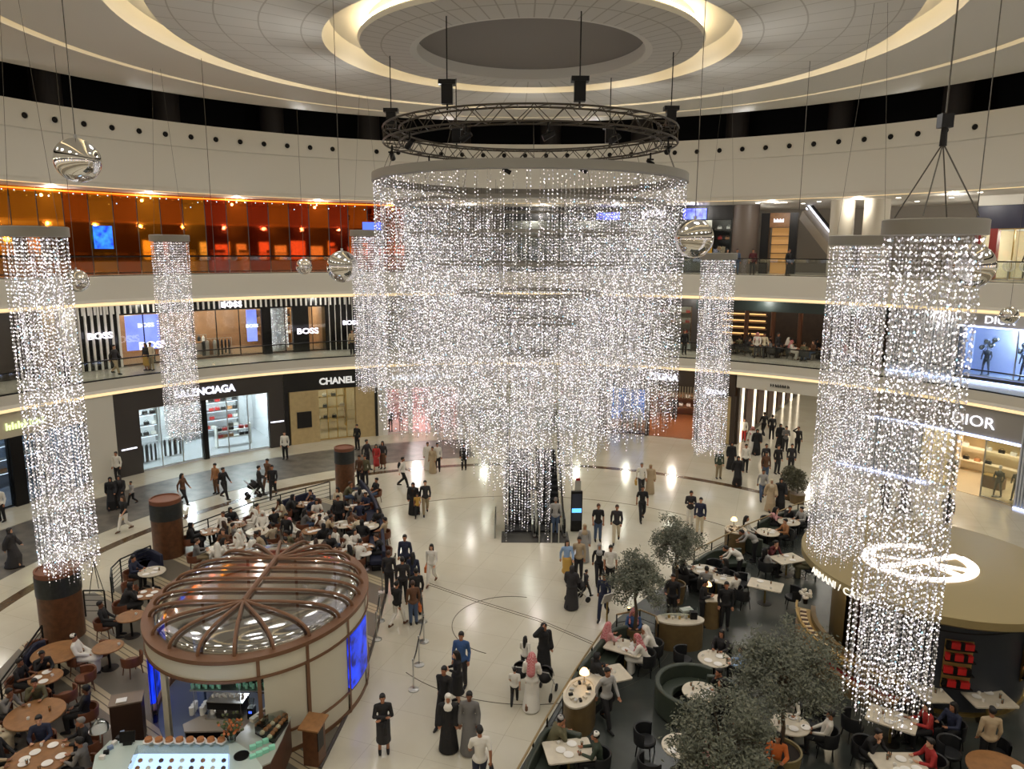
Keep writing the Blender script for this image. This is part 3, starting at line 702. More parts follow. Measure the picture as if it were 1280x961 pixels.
slab('fascia_panel', 32, 32.4, 9.0, 9.8, -20.2, 24, GREYF, t)
for k in range(8): a = -20.2+k*6.2; slab('pier', 32, 32.4, Z1, 9, a, a+.8, GREYF, t)
panes(-19.4, 23.8, 14, 32.1, Z1+.05, 9.0, BLKM, t)
room(-20, 23.8, 32.2, 37, Z1, 9.6, mat('shop_grey', (150,142,128), .5), SHOPFL, mat('shop_dark_ceiling', (60,54,50)), t, 60)
glyphs(6, .45, on_ring(31.9, -9.5, 9.2), mat('teal_letter', (190,225,235), .5, emit=1.5), t)
shelves('long shelving at the back of the dim gallery shop', -18, 22, 36.8, Z1+.8, 3, .8, WOOD, 'at the back of the dim gallery shop', 26, None, (0,1,2,3))
# cafe on the first gallery at right
DKW = mat('dark_cafe_wood', (58,44,34), .5, noise=.3, scale=3)
struct(MB().arc(36.5, 36.9, Z1, 9.8, 24, 47, DKW).build('wall_gallery_cafe'))
struct(MB().arc(31.0, 31.3, 8.9, 9.8, 24, 47, mat('cafe_teal_header', (40,52,50), .5)).build('trim_8'))
t = thing('cafe_back_bar', 'wooden back bar with lit shelves in the first gallery cafe', 'back bar')
for k in range(5): slab('bar_shelf', 36, 36.5, 6.6+k*.5, 6.65+k*.5, 25, 31, WOODL, t); slab('shelf_light', 36.4, 36.48, 6.7+k*.5, 6.78+k*.5, 25.2, 30.8, mat('amber_light', (255,205,130), .5, emit=1.0), t)
for k in range(6):
    a = 26.5+k*3.2
    struct(MB().rod(cylp(33.2, a, Z1), cylp(33.2, a, 9.8), .16, n=10).build('trim_9', mat('copper_pole', (110,70,48), .4, .3)))
for k in range(6): lamp(cylp(33.5, 26+k*4, 9.2), 35, .15, (1,.85,.65), name='cafe_lamp')
# upper window with two mannequins holding silver balls
t = thing('storefront', 'blue-lit fashion window with grey fascia on the first gallery right', 'shop front')
slab('fascia_panel', 30.9, 31.3, 8.85, 9.8, 47.5, 75, GREYD, t)
slab('light_line', 30.85, 30.95, 8.78, 8.86, 54.6, 66, mat('blue_white_line', (190,205,255)), t); slab('light_line', 30.7, 30.9, Z1+.02, Z1+.1, 47.5, 70, mat('blue_white_line', (190,205,255)), t)
fins(47.5, 54.4, 30.9, Z1, 9.8, 'fin_cladding', FIN, t); fins(66.2, 75, 30.9, Z1, 8.85, 'fin_cladding', FIN, t)
panes(54.6, 66, 2, 31.1, Z1+.3, 8.8, STEEL, t)
BLW = mat('blue_white_room', (188,200,235), .5)
room(54.5, 66.1, 31.2, 32.8, Z1+.25, 8.9, BLW, BLW, BLW, t, 150, (.8,.87,1))
text_obj('DIOR', .6, on_ring(30.85, 58.6, 9.05), mat('halo_letter', (245,245,255)), t, .05, 'sign_lettering', 0, 1.1)
for k, a in enumerate((57.0, 60.6)):
    p = cylp(31.8, a, Z1+.3); mannequin(p, PI-rad(a), ['grey mannequin leaning under silver balls, left in the blue-lit window', 'grey mannequin leaning under silver balls, right in the blue-lit window'][k], mat('grey_suit', (92,96,108), .5), STEEL)
    for j, (dx, dz) in enumerate(((0,1.95), (.3,1.75), (-.25,1.6), (.5,2.1))):
        q = cylp(31.6, a+dx*1.6, Z1+.3+dz)
        tag(MB().ball(q, .2, 16).build('silver_ball', CHROME, smooth=True), 'silver ball above a leaning mannequin in the blue-lit window', 'ball', 'silver balls in the blue-lit window')

# ---------------------------------------------------------------- second gallery (z 11.4)
Z2 = 11.4
OG = [mat('amber_mirror', (214,128,34), .03, .97), mat('orange_mirror', (204,96,28), .03, .97), mat('red_mirror', (184,62,30), .03, .97)]
t = thing('glass_facade', 'glossy amber and orange glass facade around the top gallery left', 'glass facade')
a = -88.0; k = 0
while a < -16:
    m = OG[0] if a < -60 else (OG[k % 2] if a < -42 else OG[1+(k % 2)])
    slab('glass_panel', 31.0, 31.06, Z2, 16.16, a+.03, a+2.42, m, t, 3); a += 2.5; k += 1
slab('orange_light_line', 30.7, 30.75, 16.0, 16.08, -88, -16, mat('orange_line', (255,150,40), .5, emit=1.1), t)
DOTS = mat('cyan_dot', (170,225,255), .5, emit=2.5)
dots = MB()
for k in range(46): a = -72+k*1.12+rnd.random()*.6; dots.ball(cylp(30.5, a, 15.9-.5*rnd.random()*(rnd.random() < .4)), .03, 6)
dots.build('spot_lens', DOTS, t)
t = thing('advert_screen', 'small blue screen with white swoosh at the end of the orange glass', 'screen')
slab('screen_panel', 30.8, 30.9, 14.0, 14.85, -21.2, -18.6, BLUESCR, t)
sw = MB(); pts = [(-.6,.12),(-.35,-.02),(.7,.3),(-.3,.06),(-.5,.16),(-.42,.3)]
n_ = len(pts); g = on_ring(30.8, -20, 13.62)
fr_ = [g(x, y, .02) for x, y in pts]; bk_ = [g(x, y, -.02) for x, y in pts]
sw.add(fr_+bk_, [tuple(range(n_)), tuple(range(2*n_-1, n_-1, -1))]+[(i, (i+1) % n_, n_+(i+1) % n_, n_+i) for i in range(n_)])
sw.build('swoosh_mark', LETTER, t)
t = thing('advert_screen', 'bright cyan-blue screen seen against the amber glass at left', 'screen')
slab('screen_panel', 30.75, 30.85, 12.9, 14.2, -52.9, -51.0, mat('cyan_screen', (40,120,255), .4, emit=1.8, rgb2=(10,40,160), scale=2.5), t)
# dark part behind the chandelier and right
struct(MB().arc(36, 36.4, Z2, 16.16, -16, 24, mat('gallery_grey_wall', (120,114,106), .6)).build('wall_top_gallery_centre'))
t = thing('storefront', 'dark sports shop with blue clip screens on the top gallery', 'shop front')
slab('fascia_panel', 32.5, 32.9, 15.2, 16.16, -2, 27.5, BLACKF, t)
panes(-2, 27.4, 9, 32.6, Z2+.05, 15.2, BLKM, t)
room(-2, 27.5, 32.8, 38, Z2, 16, mat('shop_dark', (64,60,58), .5), mat('shop_floor_dark', (74,70,66), .3), mat('shop_dark', (64,60,58)), t, 80, (1,.95,.9))
text_obj('HYPE', .75, on_ring(32.4, 17.6, 15.35), mat('white_lit_letter', (245,240,255)), t, .06, 'sign_lettering', .02)
for a0, a1 in ((21.4,24.3), (10.2,13.2)): slab('video_screen', 32.3, 32.4, 15.2, 15.95, a0, a1, mat('blue_clip_screen', (110,130,255), .4, emit=1.8, rgb2=(40,40,160), scale=1.8), t)
slab('poster_board', 32.3, 32.4, 13.4, 14.6, 23.2, 25.2, mat('poster_grey', (70,70,66), .5, noise=.6, scale=2), t); slab('poster_board', 32.3, 32.4, 12.6, 13.4, 23.2, 25.2, mat('poster_yellow', (220,170,50), .5, noise=.4, scale=2), t)
glyphs(4, .45, on_ring(32.28, 24.2, 13.8), LETTER, t, 'poster_lettering')
glyphs(6, .4, on_ring(32.35, 11.7, 13.9), mat('yellow_letter', (250,245,215), .5, emit=1.5), t)
shelves('crowded shelves inside the dark sports shop', 15, 27, 37.6, Z2+.8, 4, .8, BLKM, 'inside the dark sports shop', 12, None, (0,1,2,3))
rail(24, 27, 34.6, Z2, 'in the sports shop near the grey column', 7, (0,1,2,3))
struct(MB().rod(cylp(33.2, 28.8, Z2), cylp(33.2, 28.8, 16.16), .95, n=28).build('trim_10', mat('brown_grey_column', (92,80,70), .5), smooth=True))
t = thing('storefront', 'narrow warm wood shop between grey column and escalator, top gallery', 'shop front')
slab('wood_frame', 33.5, 33.8, Z2, 15.6, 30.6, 31.6, BLKM, t); slab('wood_frame', 33.5, 33.8, 14.6, 15.6, 31.6, 33.9, WOODL, t); slab('wood_frame', 33.5, 33.8, Z2, 15.6, 33.9, 34.8, BLKM, t)
slab('lit_cabinet', 34.4, 34.5, Z2, 14.6, 31.6, 33.9, mat('lit_wood', (190,140,80), .5, emit=.5), t)
for k in range(4): slab('cabinet_shelf', 34.0, 34.4, 12.2+k*.6, 12.25+k*.6, 31.6, 33.9, WOOD, t)
glyphs(4, .34, on_ring(33.4, 32.8, 14.95), LETTER, t)
t = thing('escalator', 'upper escalator with blue-white lit side, behind the round columns', 'escalator')
P0, P1 = cylp(36, 34.6, 15.6), cylp(34, 40.5, 11.9)
for off, nm, m, rr in ((0, 'truss_side', mat('tan_cladding', (150,138,120), .5), .55), (.75, 'light_strip', LBAR, .06), (1.05, 'handrail', BLKM, .07), (.4, 'skirt_light', LBAR, .05)):
    MB().rod(P0+Vector((-.1,-.3,off)), P1+Vector((-.1,-.3,off)), rr, n=4).build(nm, m, t)
struct(MB().arc(40, 40.3, Z2, 16.16, 24, 90, mat('gallery_back_right', (128,120,108), .6)).build('wall_top_gallery_right'))
WCOL = mat('cream_column', (186,178,160), .55)
for k, (rr, a, rad_) in enumerate(((31.3, 40.9, .72), (31.4, 44.6, .75))):
    struct(MB().rod(cylp(rr, a, Z2), cylp(rr, a, 16.16), rad_, n=32).build('trim_11', WCOL, smooth=True))
t = thing('storefront', 'navy and red storefront at the right end of the top gallery', 'shop front')
slab('fascia_panel', 33, 33.4, 14.3, 15.6, 53.6, 75, mat('navy_panel', (24,26,52), .4), t); slab('upper_panel', 32.9, 33.4, 15.6, 16.16, 53.6, 75, WALL, t)
for a0, a1 in ((53.6,54.2), (55.0,55.7), (59.6,60.3)): slab('red_pier', 33, 33.4, Z2, 14.3, a0, a1, mat('red_pier', (130,34,30), .5), t)
panes(54.2, 66, 4, 33.1, Z2+.05, 14.3, GOLD, t)
room(53.8, 70, 33.2, 38, Z2, 14.3, mat('shop_cream_warm', (224,206,176), .5), SHOPFL, SHOPW, t, 110)
for k in range(3):
    p = cylp(32.2, 56.2+k*1.5, Z2)
    q = thing('round_display', 'white wire globe display in front of the navy and red shop', 'display stand', p, 0, 'globe displays before the navy shop')
    MB().rod((0,0,0), (0,0,.5), .04).build('stem', STEEL, q)
    b = MB()
    for j in range(4): b.tube([(.3*cos(2*PI*i/14)*cos(j*PI/4), .3*cos(2*PI*i/14)*sin(j*PI/4), .8+.3*sin(2*PI*i/14)) for i in range(14)], .02, 4, closed=True)
    b.build('globe', WHITE, q)
mannequin(cylp(33.9, 58, Z2), PI-rad(58), 'black dressed mannequin in the navy and red shop window', BAG[0])
# recessed ceiling lights of the right top gallery
for k, (r_, a) in enumerate(((31,31),(33,35.5),(31.5,38),(34,43),(31,47),(33,51),(35,46.5),(30,56),(32,60))):
    q = MB().lathe([(0,16.14),(.12,16.14),(.14,16.16)], 12, (cylp(r_, a).x, cylp(r_, a).y, 0)).build('ceiling_spot', mat('spot_lit', (255,246,228), .5, emit=6))
    tag(q, 'small round recessed light in the top gallery ceiling at right', 'ceiling light', 'recessed lights of the top gallery')
for a0, a1, r_ in ((33,34.5,31), (43.6,45,31.5)): tag(slab('linear_light', r_, r_+.12, 16.12, 16.15, a0, a1, mat('spot_lit', (255,246,228))), 'linear recessed light %s the round columns in the top gallery ceiling' % ('left of' if a0 < 40 else 'above'), 'ceiling light')
# plain continuation of the drum behind the viewpoint
for z0, z1, r_, nm in ((0,4.9,28.1,'ground'), (5.7,9.8,32,'first'), (11.4,16.16,33,'second')):
    struct(MB().arc(r_, r_+.3, z0, z1, 75.5, 264 if nm != 'second' else 272, mat('rear_wall_dark', (46,40,40), .5) if nm == 'second' else mat('rear_wall', (176,166,146), .5, noise=.25, scale=.5), 3).build('wall_rear_'+nm))

# unseen glowing patches behind the viewpoint, added for reflections in the orange glass
REARGLOW = [mat('rear_glow_warm', (255,226,180), .5, emit=2.6, rgb2=(20,12,8), scale=13), mat('rear_glow_cool', (235,235,255), .5, emit=2.2, rgb2=(12,10,12), scale=12)]
n_ = 10
for k in range(34):
    a = 92+k*5.2+rnd.random()*1.6; n_ += 1
    struct(MB().arc(32.85, 32.95, 11.5, 13.3+rnd.random()*.9, a, a+2.2+rnd.random()*1.6, REARGLOW[k % 2]).build('window_%d' % n_))
# ================================================================== PEOPLE
def V3(*a): return Vector(a)
def pose(kind):
    """joints of a 1.75 m person facing +y"""
    J = {}
    hz = .93; lean = V3(0,0,0)
    J['hip'] = V3(0,0,.95); J['belly'] = V3(0,0,1.08); J['chest'] = V3(0,0,1.27); J['neck'] = V3(0,0,1.47); J['head'] = V3(0,.02,1.635)
    for s, S in ((-1,'L'), (1,'R')):
        J['hipj'+S] = V3(.09*s,0,.9); J['knee'+S] = V3(.1*s,.02,.5); J['ank'+S] = V3(.11*s,-.02,.085); J['sh'+S] = V3(.185*s,0,1.41)
        J['elb'+S] = V3(.235*s,-.02,1.13); J['wri'+S] = V3(.235*s,.07,.89)
    def walk(a):
        J['kneeR'] = V3(.1,.19*a,.51); J['ankR'] = V3(.1,.30*a,.10); J['kneeL'] = V3(-.1,-.04*a+.06,.5); J['ankL'] = V3(-.1,-.30*a,.17)
        J['elbL'] = V3(-.235,.1,1.14); J['wriL'] = V3(-.21,.27,.97); J['elbR'] = V3(.235,-.13,1.15); J['wriR'] = V3(.24,-.14,.9)
    if kind == 'walk': walk(1)
    elif kind == 'phone':
        for s, S in ((-1,'L'), (1,'R')): J['elb'+S] = V3(.23*s,.03,1.13); J['wri'+S] = V3(.09*s,.27,1.2)
        J['head'] = V3(0,.05,1.625)
    elif kind == 'crossed':
        for s, S in ((-1,'L'), (1,'R')): J['elb'+S] = V3(.24*s,.06,1.13); J['wri'+S] = V3(-.07*s,.2,1.13+.03*s)
    elif kind == 'pushing':
        walk(.7)
        for s, S in ((-1,'L'), (1,'R')): J['elb'+S] = V3(.23*s,.06,1.14); J['wri'+S] = V3(.2*s,.36,1.03)
    elif kind == 'handup':
        J['elbR'] = V3(.36,.1,1.5); J['wriR'] = V3(.14,.12,1.68)
    elif kind == 'holding':
        J['elbR'] = V3(.24,.02,1.13); J['wriR'] = V3(.2,.28,1.12)
    elif kind in ('sit', 'sitlean', 'sitback'):
        f = {'sit': .04, 'sitlean': .16, 'sitback': -.07}[kind]
        J['hip'] = V3(0,0,.55); J['belly'] = V3(0,.25*f,.68); J['chest'] = V3(0,f*.8,.87); J['neck'] = V3(0,f*1.5,1.07); J['head'] = V3(0,f*1.8+.02,1.235)
        for s, S in ((-1,'L'), (1,'R')):
            J['hipj'+S] = V3(.1*s,.02,.54); J['knee'+S] = V3(.13*s,.44,.52); J['ank'+S] = V3(.13*s,.42,.085); J['sh'+S] = V3(.185*s,f*1.3,1.01)
            J['elb'+S] = V3(.245*s,f*1.3+.1,.78); J['wri'+S] = V3(.15*s,.36+max(f,0),.80) if kind != 'sitback' else V3(.12*s,.3,.66)
        if kind == 'sitlean': J['wriR'] = V3(.07,.36,1.0); J['elbR'] = V3(.22,.34,.8)
    elif kind == 'bend':
        J['belly'] = V3(0,.05,1.07); J['chest'] = V3(0,.22,1.15); J['neck'] = V3(0,.42,1.22); J['head'] = V3(0,.57,1.27)
        for s, S in ((-1,'L'), (1,'R')): J['sh'+S] = V3(.185*s,.36,1.2); J['elb'+S] = V3(.22*s,.48,.98); J['wri'+S] = V3(.15*s,.64,.9); J['hipj'+S] = V3(.09*s,-.03,.9)
    return J
def _solid(mb, voxel, ratio, name, mats, smooth=2):
    me = bpy.data.meshes.new(name); me.from_pydata(mb.v, [], mb.f); me.update()
    o = bpy.data.objects.new(name, me); C.objects.link(o)
    r = o.modifiers.new('r', 'REMESH'); r.mode = 'VOXEL'; r.voxel_size = voxel; r.use_smooth_shade = True
    s = o.modifiers.new('s', 'SMOOTH'); s.factor = .5; s.iterations = smooth
    if ratio < 1: d = o.modifiers.new('d', 'DECIMATE'); d.ratio = ratio
    bpy.context.view_layer.update()
    out = bpy.data.meshes.new_from_object(o.evaluated_get(bpy.context.evaluated_depsgraph_get())); out.name = name
    bpy.data.objects.remove(o); out.shade_smooth(); out.materials.clear(); out.materials.append(mats)
    return out
def limb(b, pts, rs):
    for i in range(len(pts)-1): b.rod(pts[i], pts[i+1], rs[i], rs[i+1], 12)
    for p, r in zip(pts, rs): b.ball(p, r, 12)
SKIN = [mat('skin_light', (198,150,120), .55), mat('skin_tan', (164,112,82), .55), mat('skin_brown', (118,76,54), .55)]
def hand(b, w, d, s):
    """palm, four fingers and thumb from the wrist w along direction d"""
    d = d.normalized(); side = d.cross(V3(0,0,1)) if abs(d.z) < .8 else d.cross(V3(0,1,0)); side.normalize(); side *= s
    nrm = side.cross(d)
    b.ball(w+d*.045, (.034,.034,.04), 10); b.rod(w, w+d*.08, .026, .034, 10)
    for k, L in enumerate((.062,.075,.07,.055)):
        o_ = w+d*.075+side*(.03-.02*k); m_ = o_+d*L*.55+nrm*.008*s; e = o_+d*L*.95+nrm*.025*s
        limb(b, [o_, m_, e], [.0105,.0095,.008])
    o_ = w+d*.03+side*.028; limb(b, [o_, o_+side*.028+d*.025, o_+side*.03+d*.055], [.013,.011,.009])
def body_mb(J):
    b = MB()
    limb(b, [J['hip'], J['belly'], J['chest']], [.125,.115,.13])
    b.ball(J['chest']+(J['neck']-J['chest'])*.35, (.17,.105,.13), 14); b.ball(J['hip'], (.155,.11,.11), 14)
    limb(b, [J['chest']+(J['neck']-J['chest'])*.6, J['neck'], J['head']-V3(0,.01,.05)], [.09,.055,.052])
    h = J['head']; b.ball(h+V3(0,-.01,.02), (.076,.094,.1), 18); b.ball(h+V3(0,.03,-.045), (.056,.062,.066), 14); b.ball(h+V3(0,.07,-.085), (.03,.028,.024), 10)
    b.rod(h+V3(0,.082,.01), h+V3(0,.108,-.03), .008, .016, 8); b.ball(h+V3(0,.1,-.034), (.017,.014,.012), 8)
    b.ball(h+V3(0,.088,-.062), (.024,.012,.009), 8)
    for s in (-1,1): b.ball(h+V3(.078*s,-.01,-.01), (.012,.02,.032), 8); b.ball(h+V3(.03*s,.074,.028), (.02,.012,.008), 8)
    for s, S in ((-1,'L'), (1,'R')):
        limb(b, [J['sh'+S], J['elb'+S], J['wri'+S]], [.055,.042,.028])
        hand(b, J['wri'+S], J['wri'+S]-J['elb'+S], -s)
        limb(b, [J['hipj'+S], J['knee'+S], J['ank'+S]], [.09,.06,.042])
        a = J['ank'+S]; limb(b, [a-V3(0,.04,.045), a+V3(0,.08,-.05), a+V3(0,.15,-.062)], [.038,.036,.024])
    return b
def torso(b, J, g, low=None):
    limb(b, [J['hip'], J['belly'], J['chest']], [.13+g,.12+g,.135+g]); b.ball(J['hip']-V3(0,0,.02), (.188+g,.142+g,.125), 16)
    b.ball(J['chest']+(J['neck']-J['chest'])*.4, (.18+g,.115+g,.12), 14); limb(b, [J['shL'], J['chest']+(J['neck']-J['chest'])*.75, J['shR']], [.058+g,.085+g,.058+g])
    limb(b, [J['shL'], J['neck']-V3(0,0,.03), J['shR']], [.05+g,.07,.05+g])
def sleeves(b, J, g, long):
    for S in 'LR':
        e = J['elb'+S]; w = J['wri'+S]
        if long: limb(b, [J['sh'+S], e, w.lerp(e, .06)], [.06+g,.054+g,.04+g*1.6])
        else: limb(b, [J['sh'+S], J['sh'+S].lerp(e, .75)], [.066+g,.06+g])
def part_mesh(part, kind):
    J = pose(kind); b = MB(); sit = kind.startswith('sit')
    if part == 'body': return _solid(body_mb(J), .0095, .3, 'body', SKIN[0])
    if part in ('shirt', 'tee'):
        torso(b, J, .005); sleeves(b, J, .0, part == 'shirt'); return _solid(b, .016, .55, part, BAG[0])
    if part == 'trousers':
        b.ball(J['hip'], (.17,.128,.12), 14)
        for S in 'LR': limb(b, [J['hipj'+S], J['knee'+S], J['ank'+S]+V3(0,-.005,.04)], [.105,.078,.062])
        return _solid(b, .016, .55, part, BAG[0])
    if part == 'shoes':
        for S in 'LR': a = J['ank'+S]; limb(b, [a-V3(0,.045,.04), a+V3(0,.09,-.043), a+V3(0,.17,-.05)], [.048,.045,.034]); b.rod(a-V3(0,.02,.02), a+V3(0,-.02,.05), .05, .046)
        return _solid(b, .014, .6, part, BAG[0])
    if part in ('robe', 'loose_robe', 'skirt'):
        g = {'robe': .012, 'loose_robe': .03, 'skirt': .0}[part]
        if part != 'skirt': torso(b, J, g); sleeves(b, J, g, True)
        K = .5*(J['kneeL']+J['kneeR']); A = .5*(J['ankL']+J['ankR'])
        stp = 8
        spread = max((J['ankL']-J['ankR']).length*.5, .1)
        lowz = .05 if part != 'skirt' else .36
        path = [J['belly'] if part != 'skirt' else J['hip'], K+V3(0,0,.0), V3(A.x, A.y, lowz)] if not sit else [J['hip'], K+V3(0,.02,.0), V3(A.x, A.y+.02, lowz+.03)]
        if part == 'skirt' and sit: path = path[:2]+[K.lerp(A, .3)]
        r0, r1, r2 = (.195+g, .2+g, .21+g*1.5) if (sit or part == 'skirt') else (.148+g, .205+g, .25+g)
        for i in range(2):
            for k in range(stp+1):
                t_ = k/stp; p = path[i].lerp(path[i+1], t_); r = (r0+(r1-r0)*t_) if i == 0 else (r1+(r2-r1)*t_)
                if sit and i == 0: b.ball(p, (r+.03, r, .12+g), 14)
                elif sit: b.ball(p, (r+.02, .13, .1), 14)
                else: b.ball(p, (r, r*.8+spread*((.3 if part == 'skirt' else .3*t_) if i == 0 else .3+.1*t_), .09), 16)
        if not sit:   # flatten the hem
            b.lathe([(0,0),(r2*.98,0),(r2*.95,.12),(0,.12)], 20, (A.x, A.y, lowz-.02), sy=.8+spread)
        return _solid(b, .019, .5, part, BAG[0], 3)
    h = J['head']
    if part == 'hair':
        b.ball(h+V3(0,-.026,.038), (.088,.1,.098), 16); b.ball(h+V3(0,.03,.085), (.07,.06,.045), 12); return _solid(b, .013, .6, part, BAG[0])
    if part == 'long_hair':
        b.ball(h+V3(0,-.026,.038), (.09,.1,.1), 16); b.ball(h+V3(0,.03,.085), (.07,.06,.045), 12)
        limb(b, [h+V3(0,-.07,0), h+V3(0,-.1,-.15), h+V3(0,-.12,-.34)], [.085,.08,.05])
        for s in (-1,1): limb(b, [h+V3(.075*s,-.01,.0), h+V3(.08*s,-.02,-.18)], [.028,.03])
        return _solid(b, .014, .6, part, BAG[0])
    if part == 'hijab':
        b.ball(h+V3(0,-.03,.03), (.1,.108,.118), 16); limb(b, [h+V3(0,-.03,-.06), J['neck']+V3(0,.0,-.01), J['neck']+V3(0,.02,-.09)], [.09,.1,.15]); b.ball(h+V3(0,.03,.1), (.075,.06,.04), 12)
        return _solid(b, .015, .6, part, BAG[0])
    if part == 'ghutra':
        b.ball(h+V3(0,-.02,.045), (.102,.112,.105), 16)
        limb(b, [h+V3(0,-.07,.02), h+V3(0,-.12,-.16), J['neck']+V3(0,-.15,-.24)], [.095,.11,.13])
        for s in (-1,1): limb(b, [h+V3(.085*s,-.01,.04), J['neck']+V3(.13*s,.0,-.02), J['neck']+V3(.13*s,.1,-.22)], [.03,.045,.04])
        return _solid(b, .016, .6, part, BAG[0])
    if part == 'cap':
        b.lathe([(0,.13),(.06,.128),(.088,.1),(.09,.05),(0,.05)], 18, (h.x, h.y-.02, h.z)); return _solid(b, .014, .7, part, BAG[0], 1)
PM = {}
def pm(part, kind):
    if part in ('hair', 'long_hair', 'hijab', 'ghutra', 'cap') and not (kind.startswith('sit') or kind in ('bend', 'phone')): kind = 'stand' if part in ('hair','long_hair','cap') else kind
    if (part, kind) not in PM: PM[(part, kind)] = part_mesh(part, kind)
    return PM[(part, kind)]
CL = {}
for n_, c_ in dict(black=(24,23,25), dark=(44,42,44), navy=(34,40,64), white=(224,220,210), cream=(206,192,164), beige=(176,156,126), grey=(112,110,108), lgrey=(160,158,154), brown=(98,66,44), tan=(158,110,70),
        blue=(52,84,132), lblue=(140,168,204), jeans=(70,88,116), red=(160,40,38), green=(52,64,50), olive=(92,88,62), pink=(206,150,150), mustard=(190,150,70), maroon=(86,30,34), khaki=(150,134,104), orange=(206,110,50)).items():
    CL[n_] = mat('cloth_'+n_, c_, .75)
def checked(name, a, b_):
    m = mat(name, a, .75); nt = m.node_tree; tc = nt.nodes.new('ShaderNodeTexCoord'); ck = nt.nodes.new('ShaderNodeTexChecker'); ck.inputs['Scale'].default_value = 40
    ck.inputs['Color1'].default_value = lin(a); ck.inputs['Color2'].default_value = lin(b_)
    nt.links.new(tc.outputs['Object'], ck.inputs['Vector']); nt.links.new(ck.outputs['Color'], nt.nodes['Principled BSDF'].inputs['Base Color']); return m
CL['redcheck'] = checked('red_white_check', (176,44,56), (214,170,168))
HAIRC = {'k': mat('hair_black', (22,19,18), .6), 'b': mat('hair_brown', (62,42,30), .6), 'g': mat('hair_grey', (130,126,120), .6)}
def person(label, loc, h, kind='stand', fit='shirt', top='black', low='black', head='hair', hc='k', skin=1, size=1.75, extra=None, group=None):
    """h: heading in degrees clockwise from the far side; fit: shirt / tee / robe / loose_robe / skirt"""
    t = thing('person', label, 'person', loc, -rad(h), group); k = size/1.75; t.scale = (k*(1.06 if fit == 'loose_robe' else 1), k, k)
    def P_(part, m, nm=None):
        o = bpy.data.objects.new(nm or part, pm(part, kind)); C.objects.link(o); o.parent = t; o.material_slots[0].link = 'OBJECT'; o.material_slots[0].material = m; return o
    b = P_('body', SKIN[skin])
    if fit in ('robe', 'loose_robe'): P_(fit, CL[top], 'robe')
    else: P_(fit if fit != 'skirt' else 'shirt', CL[top], 'shirt'); P_('skirt' if fit == 'skirt' else 'trousers', CL[low])
    P_('shoes', CL['black' if low not in ('white',) else 'brown'])
    if head in ('hair', 'long_hair'): P_(head, HAIRC[hc], 'hair')
    elif head == 'hijab': P_('hijab', CL[hc if hc in CL else 'black'])
    elif head == 'ghutra': P_('ghutra', CL[hc if hc in CL else 'white'], 'head_cloth')
    elif head == 'cap': P_('cap', CL[hc if hc in CL else 'white']); P_('hair', HAIRC['k'])
    J = pose(kind)
    if extra and extra.startswith('bag'):
        m = CL[extra[4:] or 'black']; w = J['wriR']+V3(.03,0,-.1)
        q = MB().box(w+V3(0,.02,-.2), (.09,.3,.24)).tube([w+V3(0,-.08,-.08), w+V3(0,-.05,.02), w+V3(0,.08,.02), w+V3(0,.12,-.08)], .01, 5).build('held_bag', m)
        q.matrix_world = Matrix.LocRotScale(Vector(loc), Matrix.Rotation(-rad(h), 3, 'Z').to_quaternion(), Vector((k, k, k)))
        tag(q, extra[4:]+' bag carried by the '+label, 'bag'); q['label'] = ' '.join(q['label'].split()[:16])
    if extra == 'backpack':
        b = MB(); b.ball((0,-.2,1.25), (.15,.1,.22), 12); o = b.build('backpack', CL['black'], None, True)
        o.matrix_world = Matrix.LocRotScale(Vector(loc), Matrix.Rotation(-rad(h), 3, 'Z').to_quaternion(), Vector((k, k, k))); tag(o, ' '.join(('black backpack on the '+label).split()[:16]), 'backpack')
    return t
def stroller(label, loc, h):
    t = thing('stroller', label, 'stroller', loc, -rad(h))
    MB().ball((0,0,.62), (.2,.3,.2), 12).build('seat_pod', CL['black'], t, True)
    MB().lathe([(.26,0),(.22,.16),(.1,.26),(0,.28)], 14, (0,-.06,.68), a0=0, a1=PI).build('hood', CL['dark'], t, True)
    f = MB()
    for s in (-1,1): f.rod((.22*s,-.45,1.0), (.22*s,.3,.15), .014, n=6); f.rod((.22*s,.1,.5), (.22*s,-.28,.14), .014, n=6)
    f.rod((-.22,-.45,1.0), (.22,-.45,1.0), .016, n=6); f.build('frame', STEEL, t)
    for x in (-.24,.24):
        for y, r in ((.3,.11), (-.3,.13)): MB().rod((x-.02,y,r), (x+.02,y,r), r, n=16).build('wheel', CL['black'], t)
    return t
# ================================================================== FURNITURE
BRLEA = mat('brown_leather', (112,66,42), .45, noise=.2, scale=5); NAVYF = mat('navy_velvet', (26,30,54), .7); BLKF = mat('black_leather', (26,27,29), .5); GRNL = mat('green_leather', (54,62,52), .45)
MARB = mat('table_marble', (214,204,184), .25, noise=.15, scale=3); CLAY = mat('plate_white', (235,232,226), .25)
def chair_maker(m, legm, low=False):
    def f():
        t = thing('armchair', 'x', 'chair')
        MB().lathe([(0,.34),(.24,.34),(.27,.38),(.27,.44),(.24,.47),(0,.47)], 18).build('seat', m, t, True)
        h = .68 if low else .78
        MB().lathe([(.27,.36),(.31,.38),(.33,h-.03),(.315,h),(.28,h-.02),(.27,.44)], 18, a0=rad(170), a1=rad(370)).build('backrest', m, t, True)
        for x in (-.19,.19):
            for y in (-.18,.18): MB().rod((x*1.1,y*1.1,0), (x*.9,y*.9,.36), .014, .02, 8).build('leg', legm, t)
        return t
    return f
CHM = {'brown': chair_maker(BRLEA, WOOD, True), 'black': chair_maker(BLKF, BLKM), 'navy': chair_maker(NAVYF, WOOD, True)}
